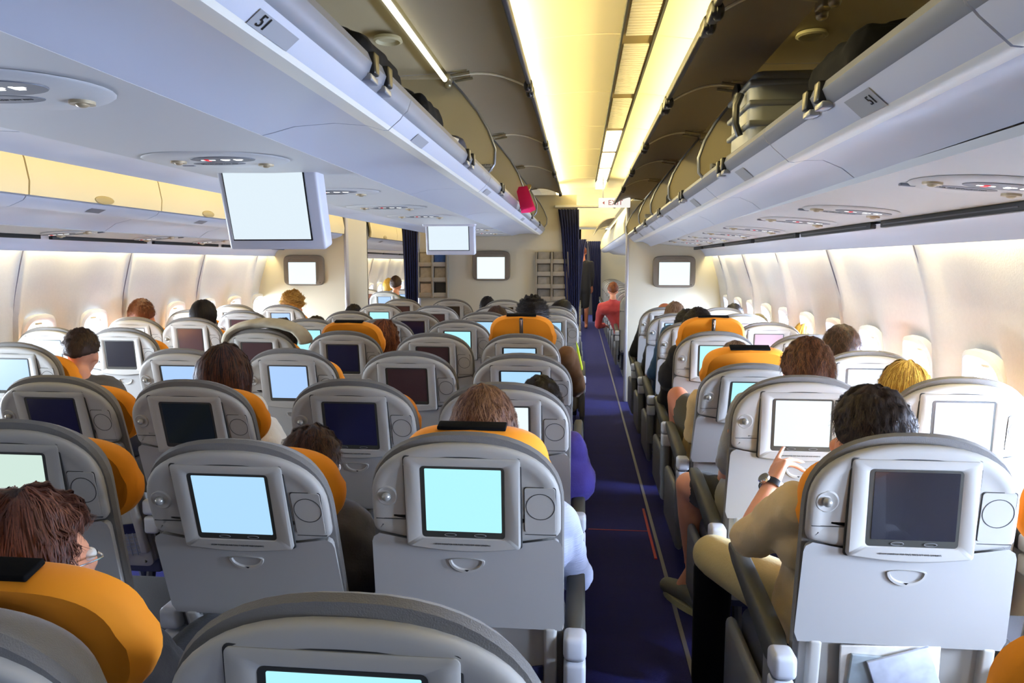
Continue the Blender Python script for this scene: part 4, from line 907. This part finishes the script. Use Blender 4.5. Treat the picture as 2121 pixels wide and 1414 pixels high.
person(1093, 658, 4.28, [(170, 150, 120), (190, 172, 140), (140, 118, 92)], (214, 150, 130), (120, 84, 50), 'person with pinkish bald head and grey fringe above the raised orange headrest', dict(RECED, fr=1.1, slo=.3, lo=-.2), nstr=500, seedn=14, hip=(-.33, 4.45), arms={'R': (W(1176, 735, 4.25), W(1196, 800, 4.4), Vector((-.03, 4.7, .66)), Vector((-.3, 1, 0)), Vector((0, 0, -1)))})
person(1446, 637, 4.15, DRK, SK2, (24, 24, 30), 'person with dark brown hair in black suit beside raised orange headrest, right aisle', SHORT, nstr=900, seedn=15, hip=(.73, 4.4), scale=1.05, arms={'L': (W(1404, 735, 4.15), W(1378, 830, 4.3), Vector((.56, 4.6, .66)), Vector((.3, 1, 0)), Vector((0, 0, -1)))})
person(1672, 666, 4.98, BLD, SK, (220, 214, 200), 'person with bright yellow-blond parted hair, right window side', dict(BOB, out=.1), nstr=700, seedn=16, hip=(1.17, 5.2))
person(1103, 618, 4.95, DRK, SKD, (90, 64, 44), 'person with bushy dark curly hair in the centre block by the right aisle', CURLY, nstr=1500, seedn=17, hip=(-.33, 5.15), scale=1.05, yaw=.2)
person(293, 619, 4.98, AUB[:1]+[(92, 52, 28), (120, 70, 40)], SK, (60, 60, 70), 'person with short auburn hair by the left windows', SHORT, nstr=900, seedn=18, hip=(-3.15, 5.15), scale=1.08, yaw=.2)
person(422, 623, 4.98, DRK, SKD, (140, 30, 30), 'person with smooth black hair and red scarf, left aisle seat', BOB, nstr=800, seedn=19, hip=(-2.73, 5.2), scale=.98)
person(1423, 640, 4.98, DRK, SK2, (50, 90, 130), 'person with black hair in blue jacket, right aisle column', SHORT, nstr=600, seedn=20, hip=(.73, 5.2), arms={'L': (W(1386, 690, 4.95), W(1356, 770, 5.05), Vector((.56, 5.5, .66)), Vector((.3, 1, 0)), Vector((0, 0, -1)))})
person(1571, 650, 5.75, [(150, 140, 110), (176, 166, 130), (120, 110, 84)], SK, (200, 200, 190), 'person in an olive-beige cap by the right windows', dict(SHORT, rough=.002, lift=0), nstr=300, seedn=21, hip=(1.2, 5.95))
person(1520, 629, 6.5, DRK, SK2, (80, 80, 80), 'person with dark olive-black hair, right window column near the partition', SHORT, nstr=400, seedn=22, hip=(1.2, 6.75))
person(1398, 625, 5.78, GRY, SK2, (30, 30, 30), 'person with cropped grey-brown hair, right aisle column near the partition', SHORT, nstr=400, seedn=23, hip=(.72, 5.95), sleeves='long')
person(1377, 622, 6.50, [(140, 80, 56), (120, 66, 46)], (176, 100, 70), (14, 14, 16), 'bald person in black T-shirt with elbow out, last right aisle seat', dict(SHORT, none=1), nstr=10, seedn=24, hip=(.70, 6.75), sleeves='short', arms={'L': (W(1338, 672, 6.5), W(1314, 735, 6.55), Vector((.56, 6.95, .70)), Vector((.3, 1, 0)), Vector((0, 0, -1)))})
person(1030, 636, 5.74, BRN, SK, (90, 80, 70), 'person with smooth brown hair low in the centre block, seventh row', dict(BOB), nstr=600, seedn=25, hip=(-.74, 5.95), scale=1.05)
person(1010, 614, 7.30, DRK, SK2, (50, 50, 50), 'person with black hair in the last centre row before the partition', SHORT, nstr=300, seedn=26, hip=(-.85, 7.45))
person(733, 630, 6.5, DRK, SK2, (50, 50, 50), 'person with black hair in the left of the centre block, eighth row', SHORT, nstr=300, seedn=27, hip=(-1.9, 6.75), scale=1.05)
person(656, 655, 4.98, DRK, SK2, (50, 50, 50), 'person whose black hair just shows above a cyan screen seat', SHORT, nstr=300, seedn=28, hip=(-1.87, 5.2))
person(606, 606, 6.62, [(190, 140, 60), (214, 168, 84), (150, 104, 44)], SK, (200, 190, 170), 'person with fluffy curly ginger-blond hair below the left wall monitor', CURLY, nstr=1200, seedn=29, hip=(-2.75, 6.78), scale=1.08)
person(1158, 620, 6.45, DRK, SK2, (20, 20, 24), 'person with black hair and black headband near the right aisle curtain', dict(BOB, th=.02), nstr=500, seedn=30, hip=(-.24, 6.75), roll=.5, scale=1.1)
person(1176, 690, 3.45, BRN, SK, (232, 232, 238), 'person in white shirt at the centre block right aisle seat, mostly hidden', SHORT, nstr=300, seedn=31, hip=(-.24, 3.6), scale=.01 if False else .95, arms={'R': (W(1180, 775, 3.4), W(1196, 850, 3.5), Vector((-.03, 3.9, .66)), Vector((-.3, 1, 0)), Vector((0, 0, -1)))}, nod=-.3) if False else None
# forward cabin people
person(1270, 584, 9.9, AUB, SK, (176, 60, 60), 'child with ginger hair and red top leaning into the forward aisle', SHORT, nstr=300, seedn=32, hip=(.68, 10.1), scale=.9)
person(820, 571, 9.72, BRN, SK, (40, 60, 44), 'person with brown hair seen through the left doorway', SHORT, nstr=300, seedn=33, hip=(-2.68, 9.95))
person(806, 577, 10.5, BLD, SK, (190, 170, 120), 'blond person seen through the left doorway beyond the curtain', BOB, nstr=300, seedn=34, hip=(-2.75, 10.75))
def standing(px, pytop, Y, lab):
    top = W(px, pytop, Y); t = thing('person', lab, 'person', (top.x, Y, 0)); m = MB(); hz = top.z-.12; head_blobs(m, Vector((0, 0, hz)), Matrix.Identity(3))
    m.capsule((0, 0, hz-.1), .05, (0, 0, hz-.2), .06)
    for s_ in (-1, 1): m.capsule((s_*.07, 0, hz-.28), .10, (s_*.06, 0, .95), .11); m.capsule((s_*.09, 0, .92), .09, (s_*.09, 0, .5), .06); m.capsule((s_*.09, 0, .5), .058, (s_*.09, .02, .08), .04); m.capsule((s_*.09, -.02, .05), .04, (s_*.09, .14, .04), .035); m.capsule((s_*.19, 0, hz-.25), .05, (s_*.22, 0, hz-.55), .04); m.capsule((s_*.22, 0, hz-.55), .038, (s_*.21, .06, hz-.80), .026); hand_caps(m, Vector((s_*.21, .06, hz-.80)), Vector((0, .1, -1)), Vector((0, 1, 0)), side=s_)
    b_ = m.build('body', skin(SK2), t, recalc=False); remesh(b_, .014)
    m = MB()
    for s_ in (-1, 1): m.capsule((s_*.07, 0, hz-.28), .115, (s_*.06, 0, .9), .125); m.capsule((s_*.19, 0, hz-.25), .062, (s_*.22, 0, hz-.55), .052); m.capsule((s_*.22, 0, hz-.55), .05, (s_*.21, .06, hz-.76), .04); m.capsule((s_*.08, 0, .92), .115, (s_*.07, 0, .55), .09)
    s2 = m.build('uniform', cloth((16, 16, 20)), t, recalc=False); remesh(s2, .014)
    hair(t, Vector((0, 0, hz)), Matrix.Identity(3), SHORT, RED, 200, 99)
standing(1208, 512, 16.5, 'person standing in black uniform in the forward aisle by the far curtain')
# ------------------------------------------------------------------ loose things
# draped blanket on the centre-left seat
def draped(X, Y, zt, w, lab):
    m = MB(); N = 30; rings = []
    for i in range(N+1):
        a = PI*i/N; x = -w*math.cos(a); zc = -.12+ .125*math.sin(a)**.8; r0 = []
        for k in range(14):
            b_ = 2*PI*k/14; rr = 1+.18*noise.noise(Vector((i*.4, k*.5, 3)))
            nx, nz = -math.cos(a), math.sin(a); q = math.cos(b_)*.030*rr
            r0.append((x+nx*q, .05+math.sin(b_)*.085*rr, zc+nz*q+.01))
        rings.append(r0)
    m.rings(rings); o = m.build('draped_jacket', mat('jacket_beige', (172, 164, 142), .9, bump=.6, bscale=60, var=.15, vscale=20)); o.location = (X, Y, zt); tag(o, lab, 'jacket')
    md = o.modifiers.new('sub', 'SUBSURF'); md.levels = 1; md.render_levels = 1
q = W(545, 688, 3.92); draped(q.x+.0, 3.92, 1.165, .235, 'light beige jacket draped over a centre-block seat top')
# bags in the bins
def bag(X, Y, Z, sx, sy, sz, m_, lab, strap=True, name='bag', cat='bag'):
    t = thing(name, lab, cat, (X, Y, Z)); m = MB(); m.rbox(-sx/2, sx/2, -sy/2, sy/2, 0, sz, min(sx, sy, sz)*.28, 4)
    b_ = m.build('bag_body', m_, t); sb = b_.modifiers.new('sub', 'SUBSURF'); sb.levels = 1
    dm = b_.modifiers.new('creases', 'DISPLACE'); dm.texture = WR; dm.strength = .03
    if strap:
        m = MB(); m.tube([(sx*.3*math.cos(PI*k/10), -sy*.1, sz*.92+.05*math.sin(PI*k/10)) for k in range(11)], .008, 8); m.build('bag_handle', BLACK, t)
        m = MB(); m.tube([(-sx*.42, -sy*.45, sz*.7), (sx*.42, -sy*.45, sz*.7)], .003, 6); m.build('zip', LIPM, t)
bag(-.585, 1.66, 1.907, .26, .34, .12, BLACKC, 'black holdall with handle in the nearest open centre bin')
bag(-.60, 2.25, 1.907, .28, .28, .13, BLACKC, 'black bag in the second centre bin beside its lamp tube')
bag(-.58, 2.80, 1.907, .24, .18, .12, mat('dark_navy_bag', (22, 24, 40), .8), 'small dark bag beside the load limit plate, centre bin', strap=False)
o = MB().rbox(-.02, .05, -.002, .002, 0, .075, .002).build('paper', mat('paper_white', (220, 216, 204), .7)); o.location = (-.50, 2.47, 1.909); o.rotation_euler = (0, R(20), R(12)); tag(o, 'white paper sheet sticking up between black bags in the centre bin', 'paper')
t = thing('sun_hat', 'straw hat with tan crown sticking out of the far centre bin', 'hat', (-.50, 5.2, 1.93)); m = MB()
m.rings([[(r_*math.cos(2*PI*k/24), r_*math.sin(2*PI*k/24), z_) for k in range(24)] for r_, z_ in ((.16, 0), (.165, .006), (.09, .02), (.085, .09), (.06, .12), (.02, .125))]); m.build('hat_body', mat('straw', (196, 164, 96), .8, bump=.6), t); t.rotation_euler = (R(20), R(-35), 0); t.location.z = 2.0
m = MB(); m.rings([[(.088*math.cos(2*PI*k/24), .088*math.sin(2*PI*k/24), z_) for k in range(24)] for z_ in (.022, .05)], False, False); m.build('hat_band', mat('hatband', (90, 50, 30), .7), t)
m = MB(); a0, a1, a2, a3 = W(1088, 395, 4.6), W(1098, 440, 4.55), W(1110, 434, 4.55), W(1092, 385, 4.6); b3 = Vector((-.06, .05, 0))
m.rings([[a0, a1, a2, a3], [a0+b3, a1+b3, a2+b3, a3+b3]]); o = m.build('pink_scarf', mat('pink_cloth', (232, 30, 110), .8)); tag(o, 'bright pink scarf hanging out of the far centre bin', 'scarf')
bag(.80, 1.86, 1.862, .40, .36, .21, BLACKC, 'large black bag in the right open bin nearest the camera end')
bag(.74, 4.75, 1.85, .34, .45, .16, BLACKC, 'black bag at the front of a far right bin')
bag(.80, 5.5, 1.85, .36, .45, .26, mat('grey_bag', (70, 70, 76), .8), 'dark grey bag deep in the far right bin', strap=False)
t = thing('suitcase', 'ribbed grey hard suitcase with clips standing in the right bin', 'suitcase', (.815, 2.62, 1.866)); G = mat('suitcase_grey', (118, 120, 118), .45)
m = MB(); m.rbox(-.26, .26, -.17, .17, 0, .30, .04, 4); m.build('case_shell', G, t)
for k in range(4): m = MB(); m.rbox(-.27, .27, -.178, .178, .05+.065*k, .07+.065*k, .008); m.build('rib', mat('suitcase_rib', (96, 98, 98), .45), t)
m = MB(); m.tube([(-.275, -.08, .10), (-.29, -.08, .14), (-.29, -.08, .20), (-.275, -.08, .24)], .012); m.build('handle', BLACK, t)
m = MB(); m.rings([[(-.264-h_, .02+r_*math.cos(2*PI*j/20), .26+r_*math.sin(2*PI*j/20)*.8) for j in range(20)] for r_, h_ in ((.045, 0), (.045, .012), (.03, .016))]); m.build('lock', BLACK, t)
# magazines in the nearest right seat pocket and navy blanket below
X1, Y1, th1 = SEATS[('H', 1)]; py1 = Y1+.5*LB_*math.sin(th1)+.04; BM = Matrix.Translation((X1, py1, 1.162-LB_*math.cos(th1))) @ Matrix.Rotation(th1, 4, 'X')
for k, (dx, dv, wd_, hh, rot, cl_, lb) in enumerate(((-.01, .15, .22, .105, -.05, (214, 210, 200), 'thick white magazine standing in the nearest right seat pocket'), (-.02, .145, .17, .085, .04, (150, 160, 162), 'grey safety card in front of the magazine, right seat pocket'), (.03, .15, .14, .10, -.35, (196, 202, 214), 'tilted pale plastic bag in the nearest right seat pocket'))):
    m = MB(); m.rbox(-wd_/2, wd_/2, -.004, .004, 0, hh, .002); o = m.build(('magazine', 'safety_card', 'plastic_bag')[k], mat('print%d' % k, cl_, .35, var=.35, vscale=30)); o.matrix_world = BM @ Matrix.Translation((dx, -.006-.008*k, dv)) @ Matrix.Rotation(rot, 4, 'Y'); tag(o, lb, ('magazine', 'card', 'bag')[k])
# cloth beside the aisle seats
def cloth_strip(name, pts, Y, mt, lab, cat, d=.03):
    m = MB(); A = [W(x, y, Y) for x, y in pts]; m.rings([[p for p in A], [p+Vector((0, d, 0)) for p in A]]); o = m.build(name, mt); tag(o, lab, cat); md = o.modifiers.new('b', 'BEVEL'); md.width = .008; md.segments = 3
cloth_strip('yellow_vest', [(1193, 705), (1199, 722), (1208, 765), (1203, 769), (1196, 750)], 4.6, mat('yellow_green', (196, 214, 20), .7), 'bright yellow-green cloth hanging beside the centre seats at the right aisle', 'cloth')
# ------------------------------------------------------------------ lamps of the cabin
cove(-.31, .3, 8.0, 2.385, (0, R(243), 0), .05, 9); cove(.45, .3, 7.7, 2.33, (0, R(118), 0), .05, 3.5)
cove(-1.80, .3, 15.5, 2.38, (0, R(60), 0), .05, 3.2, col=(1, .74, .26))
cove(-.31, 8.3, 18.2, 2.385, (0, R(243), 0), .05, 12); cove(.45, 8.3, 18.2, 2.30, (0, R(20), 0), .06, 3, col=(1, .92, .8))
cove(1.362, -1.5, 7.7, 1.66, (0, R(-18), 0), .03, 5.0, col=(1, .86, .50)); cove(-3.338, -1.5, 15.5, 1.66, (0, R(18), 0), .03, 4.0, col=(1, .84, .45))
area('forward_window_light', (1.55, 12, 1.4), (0, R(90), 0), .5, 7, 30, (.75, .85, 1))
w = bpy.data.worlds.new('world'); bpy.context.scene.world = w; w.use_nodes = True
w.node_tree.nodes['Background'].inputs[0].default_value = (.86, .92, 1, 1); w.node_tree.nodes['Background'].inputs[1].default_value = 2.2
vs_ = bpy.context.scene.view_settings; vs_.view_transform = 'Standard'; vs_.look = 'None'; vs_.gamma = 1; vs_.exposure = 0; vs_.use_curve_mapping = False
